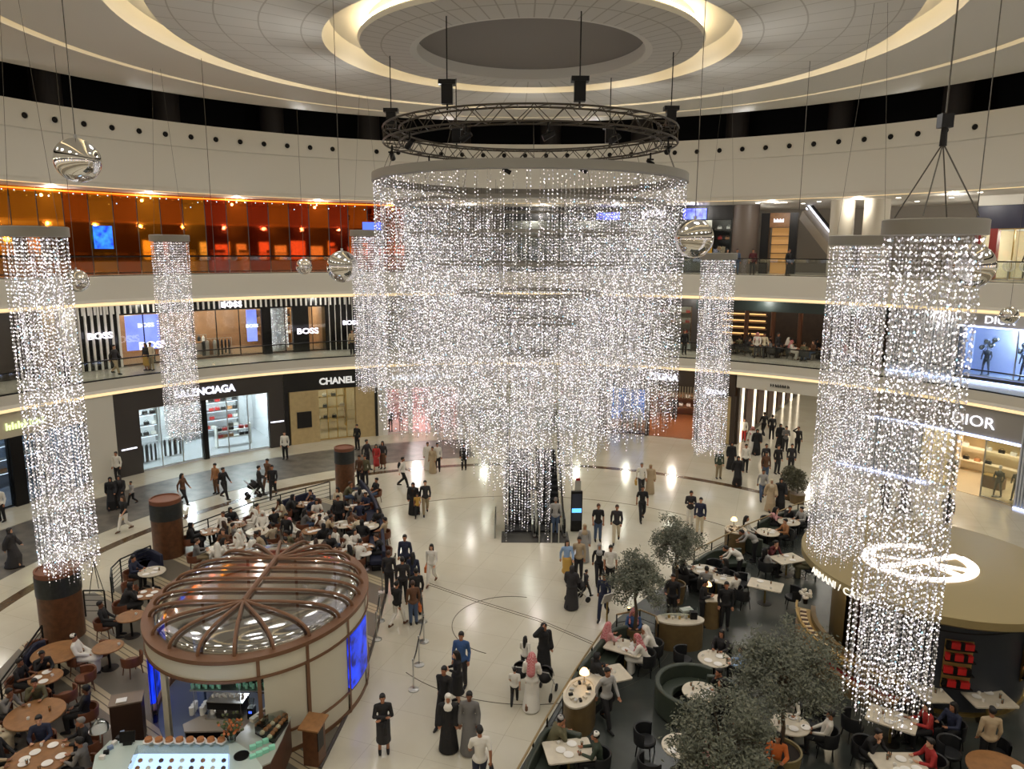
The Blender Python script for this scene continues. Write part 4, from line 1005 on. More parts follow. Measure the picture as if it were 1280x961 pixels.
def table_maker(kind):
    def f():
        t = thing('table', 'x', 'table')
        if kind == 'rect':
            MB().prism([(-.6,-.38),(-.56,-.42),(.56,-.42),(.6,-.38),(.6,.38),(.56,.42),(-.56,.42),(-.6,.38)], .71, .75).build('tabletop', MARB, t)
        else:
            r = {'wood': .45, 'marble': .5, 'big': .72}[kind]; m = WOODL if kind in ('wood', 'big') else MARB
            MB().lathe([(0,.71),(r-.01,.71),(r,.73),(r-.01,.75),(0,.75)], 32).build('tabletop', m, t, True)
        MB().lathe([(.04,.02),(.035,.7),(.1,.71)], 14).build('pedestal', BLKM if kind != 'rect' else GOLD, t, True)
        MB().lathe([(0,0),(.26,0),(.25,.02),(.04,.035),(0,.035)], 20).build('foot', BLKM, t, True)
        return t
    return f
def plate_m():
    return tag(MB().lathe([(0,.004),(.07,.004),(.12,.016),(.125,.02),(.07,.01),(0,.01)], 18).build('plate', CLAY, None, True), 'x', 'plate')
def cup_m():
    t = thing('cup', 'x', 'cup'); MB().lathe([(0,0),(.03,0),(.04,.07),(.036,.07),(.026,.01),(0,.01)], 12).build('cup_body', CLAY, t, True)
    MB().tube([(.038+.02*sin(PI*k/6), 0, .015+.045*k/6) for k in range(7)], .005, 4).build('handle', CLAY, t); return t
def glass_m():
    t = thing('drinking_glass', 'x', 'glass'); MB().lathe([(0,.0),(.028,0),(.034,.13),(.031,.13),(.026,.01),(0,.01)], 12).build('glass_body', GLASS, t, True)
    MB().lathe([(0,.008),(.025,.008),(.029,.08),(0,.08)], 10).build('drink', mat('drink_amber', (190,110,60), .2), t, True); return t
def menu_m(): return tag(MB().box((0,0,.005), (.2,.28,.01)).build('menu', mat('paper', (226,220,206), .6)), 'x', 'menu')
CNAMES = {'black':'black','dark':'charcoal','navy':'navy','white':'white','cream':'cream','beige':'beige','grey':'grey','lgrey':'pale grey','brown':'brown','tan':'tan','blue':'blue','lblue':'light blue','red':'red','green':'dark green','olive':'olive','pink':'pink','mustard':'mustard','maroon':'maroon','khaki':'khaki','orange':'orange'}
def side_name(a):
    a %= 360
    return ('far side', 'far right side', 'right side', 'near right side', 'near side', 'near left side', 'left side', 'far left side')[int(((a+22.5) % 360)//45)]
def set_table(px, py, kind, desc, seats, chair='brown', rz=0., ware=(3,2,1), where='left cafe', z=0.):
    """a table, its chairs, sitters and tableware. seats: (angle, None or sitter dict)"""
    p = at(px, py, .74); p.z = z
    tn = {'rect':'rectangular marble table', 'wood':'small round wooden table', 'marble':'round marble table', 'big':'large round wooden table'}[kind]
    place('t'+kind, table_maker(kind), p, rz, desc, 'tables of the '+where)
    R_ = {'rect': .5, 'wood': .45, 'marble': .5, 'big': .72}[kind]
    for a, who in seats:
        ph_ = rad(a); d = R_+(.42 if who is None else .36)+rnd.uniform(-.03,.05); q = p+Vector((sin(ph_), cos(ph_), 0))*d
        face = a+180+rnd.uniform(-12,12)
        if chair: place('c'+chair, CHM[chair], q-Vector((sin(rad(face)), cos(rad(face)), 0))*.04, -rad(face), ' '.join(('%s armchair %s at the %s of %s' % (chair, 'empty' if who is None else 'occupied', side_name(a), desc)).split()[:16]), 'chairs of the '+where)
        if who is not None:
            w = dict(who); top = w.get('top', 'black'); fit = w.get('fit', 'shirt'); hd = w.get('head', 'hair')
            lab = 'person in %s %s%s seated on the %s of %s' % (CNAMES[top], {'shirt':'top','tee':'t-shirt','robe':'robe','loose_robe':'abaya','skirt':'top'}[fit], {'ghutra':' and headcloth','hijab':' and headscarf','cap':' and cap'}.get(hd, ''), side_name(a), desc)
            person(' '.join(lab.split()[:16]), q, face, w.get('pose', rnd.choice(('sit','sit','sitlean','sitback'))), fit, top, w.get('low', 'black'), hd, w.get('hc', 'k'), w.get('skin', rnd.randrange(3)), w.get('size', 1.7))
    n1, n2, n3 = ware; spots = []
    for k in range(n1+n2+n3): a = 2*PI*k/(n1+n2+n3)+rnd.random()*.5; spots.append((a, R_*(.35+.4*rnd.random())))
    rnd.shuffle(spots); i = 0
    sd = ' '.join(desc.split()[:11])
    for n, kd, mk, nm in ((n1,'plate',plate_m,'white plate'), (n2,'cup',cup_m,'small cup'), (n3,'glass',glass_m,'glass with drink')):
        for k in range(n):
            a, r = spots[i]; i += 1; q = p+Vector((cos(a)*r, sin(a)*r, .752))
            place(kd, mk, q, a, nm+' on the '+sd, kd+'s on the '+sd)
    return p
def S(top='black', fit='shirt', **k): d = dict(top=top, fit=fit); d.update(k); return d
GH = lambda hc='white': S('white','robe',head='ghutra',hc=hc,low='white')
AB = lambda hc='black': S('black','loose_robe',head='hijab',hc=hc)
def crowd(n):
    c = []
    for _ in range(n):
        k = rnd.random()
        if k < .12: c.append(GH('white' if rnd.random() < .6 else 'redcheck'))
        elif k < .32: c.append(AB())
        else: c.append(S(rnd.choice(('black','dark','navy','white','beige','brown','grey','olive','cream')), rnd.choice(('shirt','tee')), head=rnd.choice(('hair','hair','long_hair')), hc=rnd.choice('kkb'), low=rnd.choice(('black','jeans','khaki','dark'))))
    return c
# ------------------------------------------------------------------ LEFT CAFE FLOOR
LF = bpy.data.materials.new('striped_stone'); LF.use_nodes = True
nt = LF.node_tree; b_ = nt.nodes['Principled BSDF']; L = nt.links.new
tc = nt.nodes.new('ShaderNodeTexCoord'); dp = nt.nodes.new('ShaderNodeVectorMath'); dp.operation = 'DOT_PRODUCT'; dp.inputs[1].default_value = (.58/1.7,.81/1.7,0); L(tc.outputs['Object'], dp.inputs[0])
ad = nt.nodes.new('ShaderNodeMath'); ad.operation = 'ADD'; ad.inputs[1].default_value = 20.78; L(dp.outputs['Value'], ad.inputs[0])
fr = nt.nodes.new('ShaderNodeMath'); fr.operation = 'FRACT'; L(ad.outputs[0], fr.inputs[0])
rp = nt.nodes.new('ShaderNodeValToRGB'); rp.color_ramp.interpolation = 'CONSTANT'; e = rp.color_ramp.elements
DKS, CRM = lin((104,98,86)), lin((178,164,134))
e[0].position = 0; e[0].color = CRM; e[1].position = .08; e[1].color = lin((84,74,60))
for p_, c_ in ((.1, CRM), (.19, lin((84,74,60))), (.21, CRM), (.29, DKS)):
    q = e.new(p_); q.color = c_
L(fr.outputs[0], rp.inputs[0]); L(rp.outputs[0], b_.inputs['Base Color']); b_.inputs['Roughness'].default_value = .35
def floor_poly(name, px, m, z=.012, extra=()):
    pts = [at(x, y, 0) for x, y in px]+[Vector(e_) for e_ in extra]
    bm = bmesh.new(); vs = [bm.verts.new((p.x, p.y, z)) for p in pts]; f = bm.faces.new(vs); bmesh.ops.triangulate(bm, faces=[f])
    me = bpy.data.meshes.new(name); bm.to_mesh(me); bm.free(); me.materials.append(m); o = bpy.data.objects.new(name, me); C.objects.link(o)
    if me.polygons[0].normal.z < 0: me.flip_normals()
    return struct(o)
floor_poly('floor_left_cafe', [(-60,895),(0,836),(28,806),(56,786),(105,742),(140,738),(190,706),(228,682),(317,646),(412,620),(445,606),(458,604),(470,624),(482,652),(487,700),(482,745),(470,792),(450,860),(400,961)], LF, extra=[(-5.6,-12,0),(-20,-12,0)])
kerb = MB(); kp = [at(x, y, 0)+Vector((0,0,.02)) for x, y in ((455,602),(470,624),(482,652),(487,700),(482,745),(470,792),(450,860),(400,961))]; kerb.tube(kp, .05, 6)
struct(kerb.build('floor_cafe_edge', mat('dark_edge', (60,52,44), .4)))
def railing(label, px, zt=1.0, bars=4, m=BLKM, top=None, step=1.3, z0=0.):
    t = thing('railing', label, 'railing'); P = [at(x, y, zt) for x, y in px]
    b = MB(); b.tube([p.copy() for p in P], .03, 8); b.build('handrail', top or m, t)
    b = MB()
    for k in range(1, bars+1): b.tube([Vector((p.x, p.y, zt*k/(bars+1)+.03)) for p in P], .012, 5)
    b.build('crossbar', m, t)
    acc = 0; last = None
    for i in range(len(P)-1):
        d = (P[i+1]-P[i]).length; n = max(1, round(d/step))
        for k in range(n+(i == len(P)-2)):
            p = P[i].lerp(P[i+1], k/n); MB().box((p.x, p.y, zt/2), (.045,.03,zt)).build('post', m, t)
railing('dark barred railing at the far left edge of the left cafe', [(-30,885),(0,852),(27,817),(52,782)], 1.0, 5)
railing('short dark railing piece beside the foremost wooden column', [(104,738),(130,738)], 1.0, 4)
railing('curved barred railing around the navy sofa near the cafe entrance', [(138,722),(139,710),(150,699),(188,682)], 1.0, 5)
railing('long dark railing behind the crowded left cafe tables', [(228,660),(317,627),(412,602)], 1.0, 4)
# wooden columns
DKBAND = mat('dark_slate_band', (44,48,48), .4, noise=.3, scale=9)
for (bx, by, h, r, lab) in ((80,800,2.45,.66,'wooden column with dark band at the left edge under crystals'), (212,699,2.55,.62,'middle wooden column with dark band and round brown cap'), (432,620,2.5,.52,'farthest wooden column with dark band beside the back railing')):
    p = at(bx, by-6, 0); t = thing('column', lab, 'column', p)
    MB().lathe([(0,0),(r,0),(r,h*.66),(0,h*.66)], 32).build('wood_shaft', WOOD, t, True)
    MB().lathe([(r*1.0,h*.66),(r+.02,h*.66),(r+.02,h*.93),(r,h*.93)], 32).build('slate_band', DKBAND, t, True)
    MB().lathe([(0,h*.9),(r,h*.9),(r+.01,h),(r-.06,h+.01),(r-.07,h-.04),(0,h-.04)], 32).build('cap', mat('cap_brown', (120,74,52), .5), t, True)
# sofas
def sofa(label, pts, m, name='sofa', hb=.85, inward=None, legm=BLKM, depth=.55):
    """back follows the path; the seat lies on the side of the point 'inward'"""
    t = thing(name, label, 'sofa'); P = [Vector((p.x, p.y, 0)) for p in pts]; inw = Vector(inward) if not hasattr(inward, 'x') else inward; inw = Vector((inw.x, inw.y, 0))
    N = []
    for i in range(len(P)):
        d = (P[min(i+1, len(P)-1)]-P[max(i-1, 0)]).normalized(); n = Vector((-d.y, d.x, 0))
        if n.dot(inw-P[i]) < 0: n = -n
        N.append(n)
    def strip(a, b2, z0, z1, nm):
        vs = []; fs = []
        for p, n in zip(P, N):
            for q, z in ((p+n*a, z0), (p+n*b2, z0), (p+n*b2, z1), (p+n*a, z1)): vs.append((q.x, q.y, z))
        for i in range(len(P)-1):
            for j in range(4): fs.append((i*4+j, i*4+(j+1) % 4, i*4+4+(j+1) % 4, i*4+4+j))
        e_ = len(P)*4-4; fs += [(0,1,2,3), (e_+3,e_+2,e_+1,e_)]
        o = MB().add(vs, fs).build(nm, m, t)
        md = o.modifiers.new('soft', 'BEVEL'); md.width = .035; md.segments = 2; o.data.shade_smooth(); o.data.set_sharp_from_angle(angle=rad(50)); return o
    strip(0, .14, .08, hb, 'backrest'); strip(.15, depth+.1, .26, .46, 'seat'); o = strip(.12, depth+.02, .0, .24, 'plinth'); o.data.materials[0] = legm
    return t
def smooth_path(pts, n=6):
    P = [Vector(p) for p in pts]; out = []
    for i in range(len(P)-1):
        a, b2, c, d = P[max(i-1,0)], P[i], P[i+1], P[min(i+2, len(P)-1)]
        for k in range(n): t = k/n; out.append(.5*((2*b2)+(c-a)*t+(2*a-5*b2+4*c-d)*t*t+(3*b2-a-3*c+d)*t**3))
    return out+[P[-1]]
def pxs(l, z): return smooth_path([at(x, y, z) for x, y in l])
sofa('navy curved sofa beside the middle wooden column', pxs([(160,702),(168,690),(186,686),(204,694)], .8), NAVYF, inward=at(190,712,.5))
sofa('navy sofa against the leftmost railing', pxs([(26,822),(40,806),(56,800)], .8), NAVYF, inward=at(60,835,.5))
sofa('long navy banquette along the right edge of the left cafe', pxs([(452,600),(468,622),(478,650),(482,690)], .8), NAVYF, inward=at(440,670,.5))
sofa('navy sofa in front of the back railing of the left cafe', pxs([(352,626),(380,617),(392,616)], .8), NAVYF, inward=at(385,640,.5))
# tables of the left cafe
set_table(72,815,'big','large bare round wooden table in front of the leftmost column',[(300,None),(60,None)],ware=(0,2,0))
set_table(135,808,'wood','round wooden table left of the kiosk with white robed sitter',[(250,S('white','robe',head='cap',hc='white',pose='sitback')),(110,None)],ware=(0,1,0))
set_table(57,846,'wood','white plate table beside the leftmost navy sofa',[(270,S('black','tee',pose='sit')),(320,S('black','shirt',pose='sitlean')),(60,None),(120,None)],ware=(3,1,0))
set_table(44,892,'big','oval looking wooden table near the left picture edge',[(285,S('grey','shirt',pose='sitlean')),(230,S('cream','robe',head='hair',pose='sitback')),(70,S('black','shirt',head='cap',hc='black')),(330,S('olive','shirt'))],ware=(0,2,1))
set_table(49,948,'big','plate covered table in the bottom left corner',[(40,S('black','shirt',hc='g')),(90,S('grey','shirt')),(280,S('black','shirt')),(330,S('navy','shirt')),(250,S('beige','shirt'))],ware=(6,3,2))
set_table(190,714,'marble','marble table in front of the middle column sofa',[(280,S('navy','shirt')),(205,None)],chair='brown',ware=(3,2,1))
set_table(185,742,'wood','small plate table above the left shoulder of the kiosk dome',[(230,AB()),(50,None)],ware=(4,1,0))
set_table(163,770,'wood','small table where a man in black sits alone left of kiosk',[(265,S('black','shirt',pose='sitback'))],ware=(0,1,0))
DZ = [(262,664,'first crowded table right of the middle column'),(272,686,'table with dark dressed group above the dome left end'),(296,655,'table of white robed men near the back railing'),(322,664,'table in the middle of the crowd with pale robes'),(303,683,'low table just above the kiosk dome centre'),(338,643,'table beside the back railing stroller'),(380,630,'table with orange dish before the navy back sofa'),(402,645,'plate laden table left of the farthest column'),(390,663,'table in front of the standing dark waiter'),(398,680,'table with brown armchairs above the dome top'),(345,684,'table with mint green cups above the dome'),(452,616,'white clothed table right of the farthest column'),(442,634,'table between farthest column and navy banquette'),(460,657,'glass crowded table by the navy banquette middle'),(455,684,'plate table near the lower end of the banquette'),(430,655,'table left of the navy banquette glasses'),(420,690,'table just behind the right end of the dome')]
for i, (x, y, d) in enumerate(DZ):
    n = (3,4,3)[i % 3]; a0 = rnd.random()*90; cr = crowd(n)
    if i in (2,3): cr[0] = GH(); cr[1] = S('cream','shirt')
    set_table(x, y, ('wood','marble')[i % 2], d, [(a0+k*360/n+rnd.uniform(-15,15), cr[k]) for k in range(n)], ware=(3,2,1))
person('dark suited waiter standing among the crowded left cafe tables', at(360,690,0), 190, 'holding', 'shirt', 'black', 'black')
person('waiter in black by the far end of left cafe tables', at(424,664,0), 160, 'stand', 'shirt', 'black', 'black')
person('woman in pale top standing near the farthest wooden column', at(424,652,0), 200, 'phone', 'shirt', 'cream', 'khaki', 'long_hair')
# round side table and stands
t = thing('side_table', 'small round white table by the banquette lower end', 'table', at(456,712,0)); MB().lathe([(0,.7),(.3,.7),(.3,.73),(0,.73)], 24).build('tabletop', WHITE, t, True); MB().rod((0,0,0),(0,0,.7),.03).build('pedestal', STEEL, t); MB().lathe([(0,0),(.2,0),(.19,.02),(0,.03)], 18).build('foot', STEEL, t)
t = thing('easel_sign', 'thin dark easel standing by the left cafe entrance', 'easel', at(121,741,0), rad(20))
for nm, a, b2 in (('leg',(-.25,0,0),(0,0,1.3)), ('leg',(.25,0,0),(0,0,1.3)), ('rear_leg',(0,.4,0),(0,0,1.25))): MB().rod(a, b2, .015, n=6).build(nm, BLKM, t)
# ------------------------------------------------------------------ KIOSK WITH THE RIBBED DOME
KC = Vector((-7.85,-4.3,0)); KX, KY = 3.0, 3.6
KC += Vector((0,0,0))
ki = thing('kiosk', 'oval cream coffee kiosk with brown ribbed glass dome', 'kiosk', KC)
CREAMP = mat('cream_panel', (200,194,174), .45); RIBM = mat('copper_brown_rib', (118,84,60), .4, .25)
def oarc(b, s0, s1, z0, z1, a0, a1, n=None, m=None):
    n = n or max(3, int((a1-a0)/3)); return b.lathe([(s0,z0),(s1,z0),(s1,z1),(s0,z1),(s0,z0)], n, (0,0,0), m, KX, KY, rad(a0), rad(a1))
def okb(nm, m, *a, parent=None): b = MB(); oarc(b, *a); return b.build(nm, m, parent or ki, True)
okb('fascia_band', CREAMP, .965, 1.0, 2.4, 2.86, 0, 360); okb('fascia_trim', RIBM, .96, 1.012, 2.34, 2.41, 0, 360)
okb('dome_rim', RIBM, .91, 1.02, 2.86, 2.97, 0, 360)
for a0, a1 in ((-68,-48), (-46,-22), (2,30), (32,60), (62,90), (92,120), (122,150), (152,178)): okb('wall_panel', CREAMP, .965, .99, .12, 2.36, a0, a1)
for a in (-70,-47,-21,1,31,61,91,121,151,180,204,216): okb('wall_post', RIBM, .96, 1.006, 0, 2.86, a-.8, a+.8)
okb('wall_panel', CREAMP, .965, .99, .03, 2.36, 236, 241); okb('door_frame', BLKM, .95, .99, .03, 2.36, 205, 212)
okb('plinth', RIBM, .96, 1.0, 0, .12, -70, 204); okb('panel_trim', RIBM, .96, 1.004, .62, .68, -68, 178)
BLUEAD = mat('blue_advert', (24,66,240), .35, emit=.95, rgb2=(6,14,90), scale=2.6)
okb('video_screen', BLUEAD, .97, 1.012, .7, 2.3, -20, 0); okb('video_screen', BLUEAD, .97, 1.012, .3, 2.3, 181, 203)
okb('screen_lower_panel', CREAMP, .965, .99, .12, .68, -20, 0)
okb('inner_floor', mat('kiosk_floor', (110,118,130), .3), 0, .95, .012, .03, 0, 360)
RG = 1.42
def rimpt(a, s=.93): return Vector((KX*s*cos(a), KY*s*sin(a), 0))
def domept(P, t, off=0.):
    Q = Vector((0, max(-RG, min(RG, P.y)), 0)); z = 2.96+(.42+off)*(max(0, 1-t**4.5))**.5; p = Q+(P-Q)*(t*(1+off*.1)); return Vector((p.x, p.y, z))
dm = MB(); ND = 96; TS = [0,.2,.4,.6,.72,.82,.88,.93,.965,.985,1.0]
vs = [domept(rimpt(2*PI*i/ND), t) for i in range(ND) for t in TS]; k_ = len(TS)
dm.add(vs, [(i*k_+j, i*k_+j+1, ((i+1) % ND)*k_+j+1, ((i+1) % ND)*k_+j) for i in range(ND) for j in range(k_-1)])
dm.build('dome_glass', glassmat('dome_glazing', (190,186,176), .45, .09), ki, True)
def rib(P, w=.048):
    b = MB(); b.tube([domept(P, t, .06) for t in [0,.1,.2,.3,.4,.5,.6,.7,.78,.85,.9,.94,.965,.985,.995,1.0]], w, 8); b.build('rib', RIBM, ki, True)
for y in (-1.42,-.71,0,.71,1.42):
    for s in (-1,1): rib(Vector((s*KX*.95*math.sqrt(1-(y/(KY*.95))**2), y, 0)))
for k in range(1,7):
    for s in (-1,1):
        a = rad(26)+k*(PI-rad(52))/7; rib(Vector((KX*.95*cos(a), s*KY*.95*sin(a), 0)))
MB().tube([(0,-RG,3.43),(0,0,3.44),(0,RG,3.43)], .08, 8).build('ridge_beam', RIBM, ki, True)
DKB = mat('dark_brown_board', (56,36,26), .45); BLUW = mat('blue_grey_wall', (120,138,168), .5)
okb('back_partition', mat('kiosk_dark_wall', (66,54,46), .5), .1, .13, .03, 2.3, 200, 330); okb('blue_door', BLUW, .6, .62, .03, 2.25, 206, 234)
for x in (-.9,.5):
    q = thing('lamp_fixture', 'small clear lamp standing before the kiosk fascia, %s one' % ('left' if x < 0 else 'right'), 'lamp', at(240 if x < 0 else 298, 845, 2.3)-Vector((0,0,.0)))
    MB().rod((0,0,0),(0,0,-1.1),.008,n=5).build('stem', STEEL, q); MB().lathe([(0,.05),(.08,.03),(.1,0),(.03,.0)], 14).build('glass_shade', GLASS, q, True)
lamp(KC+Vector((0,-1.5,2.2)), 30, .1, (.85,.92,1), name='kiosk_lamp'); lamp(KC+Vector((-1.9,-1.9,2.1)), 16, .1, (.6,.75,1), name='kiosk_lamp'); lamp(KC+Vector((0,1.5,2.4)), 20, .1, name='kiosk_lamp')
# back bar and machines
def prism_px(name, px, z0, z1, m, label, cat, top=None, mt=None):
    t = thing(name, label, cat); P = [at(x, y, z1) for x, y in px]
    MB().prism([(p.x, p.y) for p in P], z0, z1-.04).build('body', m, t)
    cx_ = sum((p for p in P), Vector())/len(P); Q = [cx_+(p-cx_)*1.03 for p in P]
    MB().prism([(p.x, p.y) for p in Q], z1-.04, z1).build(top or 'worktop', mt or WHITE, t); return t
prism_px('back_bar', [(230,905),(255,893),(325,893),(330,903),(322,912),(232,914)], .03, .95, BLKM, 'grey topped back bar inside the kiosk opening', 'counter', mt=mat('worktop_grey', (160,150,136), .4))
p = at(284,893,.95); t = thing('espresso_machine', 'dark three group espresso machine on the kiosk back bar', 'coffee machine', p, rad(-4))
MB().box((0,.1,.3),(.95,.42,.2)).build('machine_body', BLKM, t); MB().box((0,.15,.1),(.9,.3,.2)).build('machine_back', mat('machine_dark', (50,44,40), .4), t); MB().box((0,0,.02),(.95,.5,.05)).build('drip_tray', STEEL, t)
for x in (-.3,0,.3): MB().lathe([(0,.1),(.04,.1),(.045,.17),(0,.18)], 12, (x,-.06,.02)).build('group_head', CHROME, t); 
MB().box((0,.1,.415),(.96,.44,.02)).build('cup_rail', STEEL, t)
p0 = p
for k in range(10): place('cup', cup_m, p0+Vector((-.38+.085*k, .1+.05*(k % 2), .43)), k, 'small cup on top of the espresso machine', 'cups on the espresso machine')
for k in range(9):
    q = at(240+(k % 3)*13, 893-(k//3)*0, .96)+Vector((0,.12*(k//3),0))
    o = MB().lathe([(0,0),(.06,0),(.065,.22),(0,.22)], 12, q).build('paper_cup_stack', mat('paper_white', (220,218,210), .5), None, True); tag(o, 'stack of pale cups left of the espresso machine', 'cup stack', 'cup stacks on the back bar')
MINT = mat('mint_green', (150,222,196), .5)
sh = thing('cup_shelf', 'shelf of mint green cups above the coffee machine', 'shelf', at(283,866,1.75)); MB().box((0,.25,-.03),(2.0,.25,.04)).build('shelf_board', STEEL, sh); MB().box((0,.4,.15),(2.0,.04,.5)).build('mirror_back', mat('dark_mirror', (60,80,80), .2, .5), sh)
for k in range(22):
    if 9 <= k <= 12: continue
    o = MB().lathe([(0,0),(.035,0),(.045,.12),(0,.12)], 10, Vector(sh.location)+Vector((-.95+.087*k,.2+.08*(k % 2),0))).build('mint_cup', MINT, None, True); tag(o, 'mint green cup on the kiosk cup shelf', 'cup', 'mint green cups on the shelf')
q = thing('coffee_grinder', 'black coffee grinder with blue light right of the machine', 'grinder', at(315,896,.95)); MB().box((0,0,.15),(.16,.2,.3)).build('grinder_body', BLKM, q); MB().lathe([(.04,.3),(.09,.5),(0,.5)], 12).build('hopper', GLASS, q, True); MB().box((0,-.105,.2),(.08,.01,.06)).build('display', BLUESCR, q)
# front counters
COB = mat('counter_wood', (92,56,38), .4, noise=.2, scale=4)
prism_px('front_counter', [(122,944),(140,926),(176,926),(290,926),(312,940),(325,958),(318,992),(112,992)], 0, 1.05, COB, 'long front counter of the kiosk with pale top', 'counter', mt=mat('pale_counter', (190,204,196), .3))
prism_px('side_counter', [(294,924),(318,895),(352,878),(366,888),(352,923),(338,951),(322,958)], 0, 1.02, COB, 'curved side counter sweeping right of the kiosk front', 'counter', mt=mat('side_counter_top', (170,174,164), .3))
dc = thing('pastry_display', 'lit glass pastry display on the front counter', 'display case'); P = [at(x, y, 1.3) for x, y in ((172,932),(286,932),(284,985),(150,985))]
MB().prism([(v.x, v.y) for v in P], 1.06, 1.09).build('lit_base', mat('lit_tray', (200,220,255), .4, emit=1.1), dc); MB().prism([(v.x, v.y) for v in P], 1.09, 1.32).build('glass_case', GLASS, dc)
for k in range(26):
    u, w_ = (k % 9+.5)/9, (k//9+.5)/3; a_ = P[0].lerp(P[1], u); b2 = P[3].lerp(P[2], u); q = a_.lerp(b2, .1+w_*.55); q.z = 1.095
    o = MB().lathe([(0,0),(.05,0),(.055,.03),(.03,.06),(0,.065)], 10, q).build('pastry', [mat('pastry_brown', (170,110,60), .6), mat('pastry_cream', (232,214,180), .6), mat('pastry_dark', (80,50,36), .6)][k % 3], None, True); tag(o, 'small pastry inside the lit display case', 'pastry', 'pastries in the display')
fl = thing('flower_bouquet', 'orange and green flower bouquet on the kiosk counter', 'flowers', at(290,926,1.05)); MB().lathe([(0,0),(.09,0),(.12,.22),(.1,.22),(.08,.02),(0,.02)], 14).build('vase', GLASS, fl, True)
bs = MB(); bl = MB()
for k in range(70):
    a, r_, z_ = rnd.random()*6.3, .05+.24*rnd.random(), .25+.38*rnd.random(); bs.rod((0,0,.1),(r_*cos(a),r_*sin(a),z_),.004,n=3)
    (bl if k % 2 else bs).ball((r_*cos(a),r_*sin(a),z_), .035, 6)
bs.build('stems_and_leaves', mat('leaf_olive', (84,92,54), .6), fl); bl.build('blossoms', mat('blossom_orange', (196,112,60), .6), fl)
for i, (x, y, lab) in enumerate(((126,928,'glass cloche lamp at the left end of the kiosk counter'), (335,904,'glass cloche on the curved side counter'))):
    q = thing('glass_cloche', lab, 'cloche', at(x, y, 1.05 if i == 0 else 1.02)); s_ = 0 if i else .35
    if not i: MB().rod((0,0,0),(0,0,s_),.02).build('stem', STEEL, q)
    MB().lathe([(.22,s_),(.21,s_+.1),(.14,s_+.2),(0,s_+.24)], 18).build('glass_dome', GLASS, q, True); MB().ball((0,0,s_+.27),.03,8).build('knob', STEEL, q); MB().lathe([(0,s_),(.24,s_),(.24,s_+.015),(0,s_+.015)], 18).build('tray', STEEL, q)
for k in range(3):
    a_, b2 = at(322+k*9,903-k*5,1.04), at(340+k*9,880-k*3,1.04)
    o = MB().box((a_+b2)*.5+Vector((0,0,.06)), (.14,.9,.1), -.5).build('wrapped_box', [mat('box_cream', (216,208,186), .4), mat('box_brown', (140,100,80), .5), mat('box_grey', (170,168,160), .4)][k]); tag(o, ['brown','cream','grey'][k]+' long box lying on the side counter top', 'box')
for k in range(7):
    q = at(316+(k % 4)*8,948-(k//4)*12-(k % 4)*4,1.02); o = MB().box(q+Vector((0,0,.05)), (.14,.1,.1), .5).build('mint_box', MINT); tag(o, 'mint green box on the right counter corner', 'box', 'mint green boxes')
q = thing('tray', 'black round tray on the side counter', 'tray', at(302,945,1.05)); MB().lathe([(0,0),(.17,0),(.18,.03),(.17,.03),(.16,.01),(0,.01)], 20).build('tray_dish', BLKM, q, True)
q = thing('menu_board', 'tilted navy menu board beside the curved counter', 'menu board', at(376,905,.0), rad(-35)); MB().box((0,0,.95),(.5,.04,.75),0,None,.2).build('board', mat('navy_board', (34,44,74), .4), q); MB().rod((0,0.05,0),(0,0.05,.6),.02).build('post', BLKM, q); MB().box((0,0,.01),(.4,.3,.02)).build('foot', BLKM, q)
q = thing('host_podium', 'oak topped wooden host podium right of the kiosk', 'podium', at(394,952,0), rad(-12)); MB().box((0,0,.55),(.42,.4,1.1)).build('cabinet', WOOD, q); MB().box((0,0,1.12),(.55,.62,.05),0,None,.12).build('slanted_top', WOODL, q); MB().box((.23,-.1,.75),(.02,.3,.5)).build('framed_notice', BLKM, q)
q = thing('service_stand', 'dark brown service stand left of the kiosk opening', 'cabinet', at(163,925,0), rad(20)); MB().box((0,0,.6),(.75,.5,1.2)).build('cabinet', DKB, q); MB().box((0,0,1.22),(.8,.55,.04)).build('top_board', mat('top_taupe', (120,104,88), .4), q); MB().box((-.1,-.1,1.26),(.25,.2,.02)).build('notice', WHITE, q)
q = thing('till_screen', 'black till screen on the left end of the counter', 'till', at(160,930,1.05), rad(10)); MB().box((0,0,.2),(.35,.03,.26),0,None,-.3).build('screen', BLKM, q); MB().box((0,.05,.05),(.2,.2,.1)).build('stand', BLKM, q)
# rope posts along the marble
def post_m():
    t = thing('barrier_post', 'x', 'barrier post'); MB().lathe([(0,0),(.17,0),(.16,.025),(.03,.05),(0,.05)], 20).build('base', STEEL, t, True); MB().lathe([(.022,.04),(.022,.93),(.035,.94),(.03,1.0),(0,1.0)], 12).build('pole', STEEL, t, True); return t
PP = [(517,862,'nearest barrier post on the marble beside the kiosk'),(524,831,'second barrier post from the front on the marble'),(530,802,'third barrier post from the front on the marble'),(528,777,'fourth barrier post near the brown jacketed shopper'),(475,776,'barrier post between the kiosk and the queue'),(471,799,'barrier post closest to the blue kiosk screen'),(478,740,'barrier post behind the queue by the dome'),(495,720,'farthest barrier post beside the cafe edge')]
for x, y, l in PP: place('post', post_m, at(x, y, 0), 0, l, 'barrier posts')
for i, j in ((0,1),(1,2),(2,3),(4,5),(6,7)):
    a_, b2 = at(*PP[i][:2], 0), at(*PP[j][:2], 0); m_ = (a_+b2)*.5
    tag(MB().tube([a_+Vector((0,0,.9)), m_+Vector((0,0,.82)), b2+Vector((0,0,.9))], .022, 6).build('barrier_belt', BLKM), 'black belt from the '+' '.join(PP[i][2].split()[:9]), 'belt')

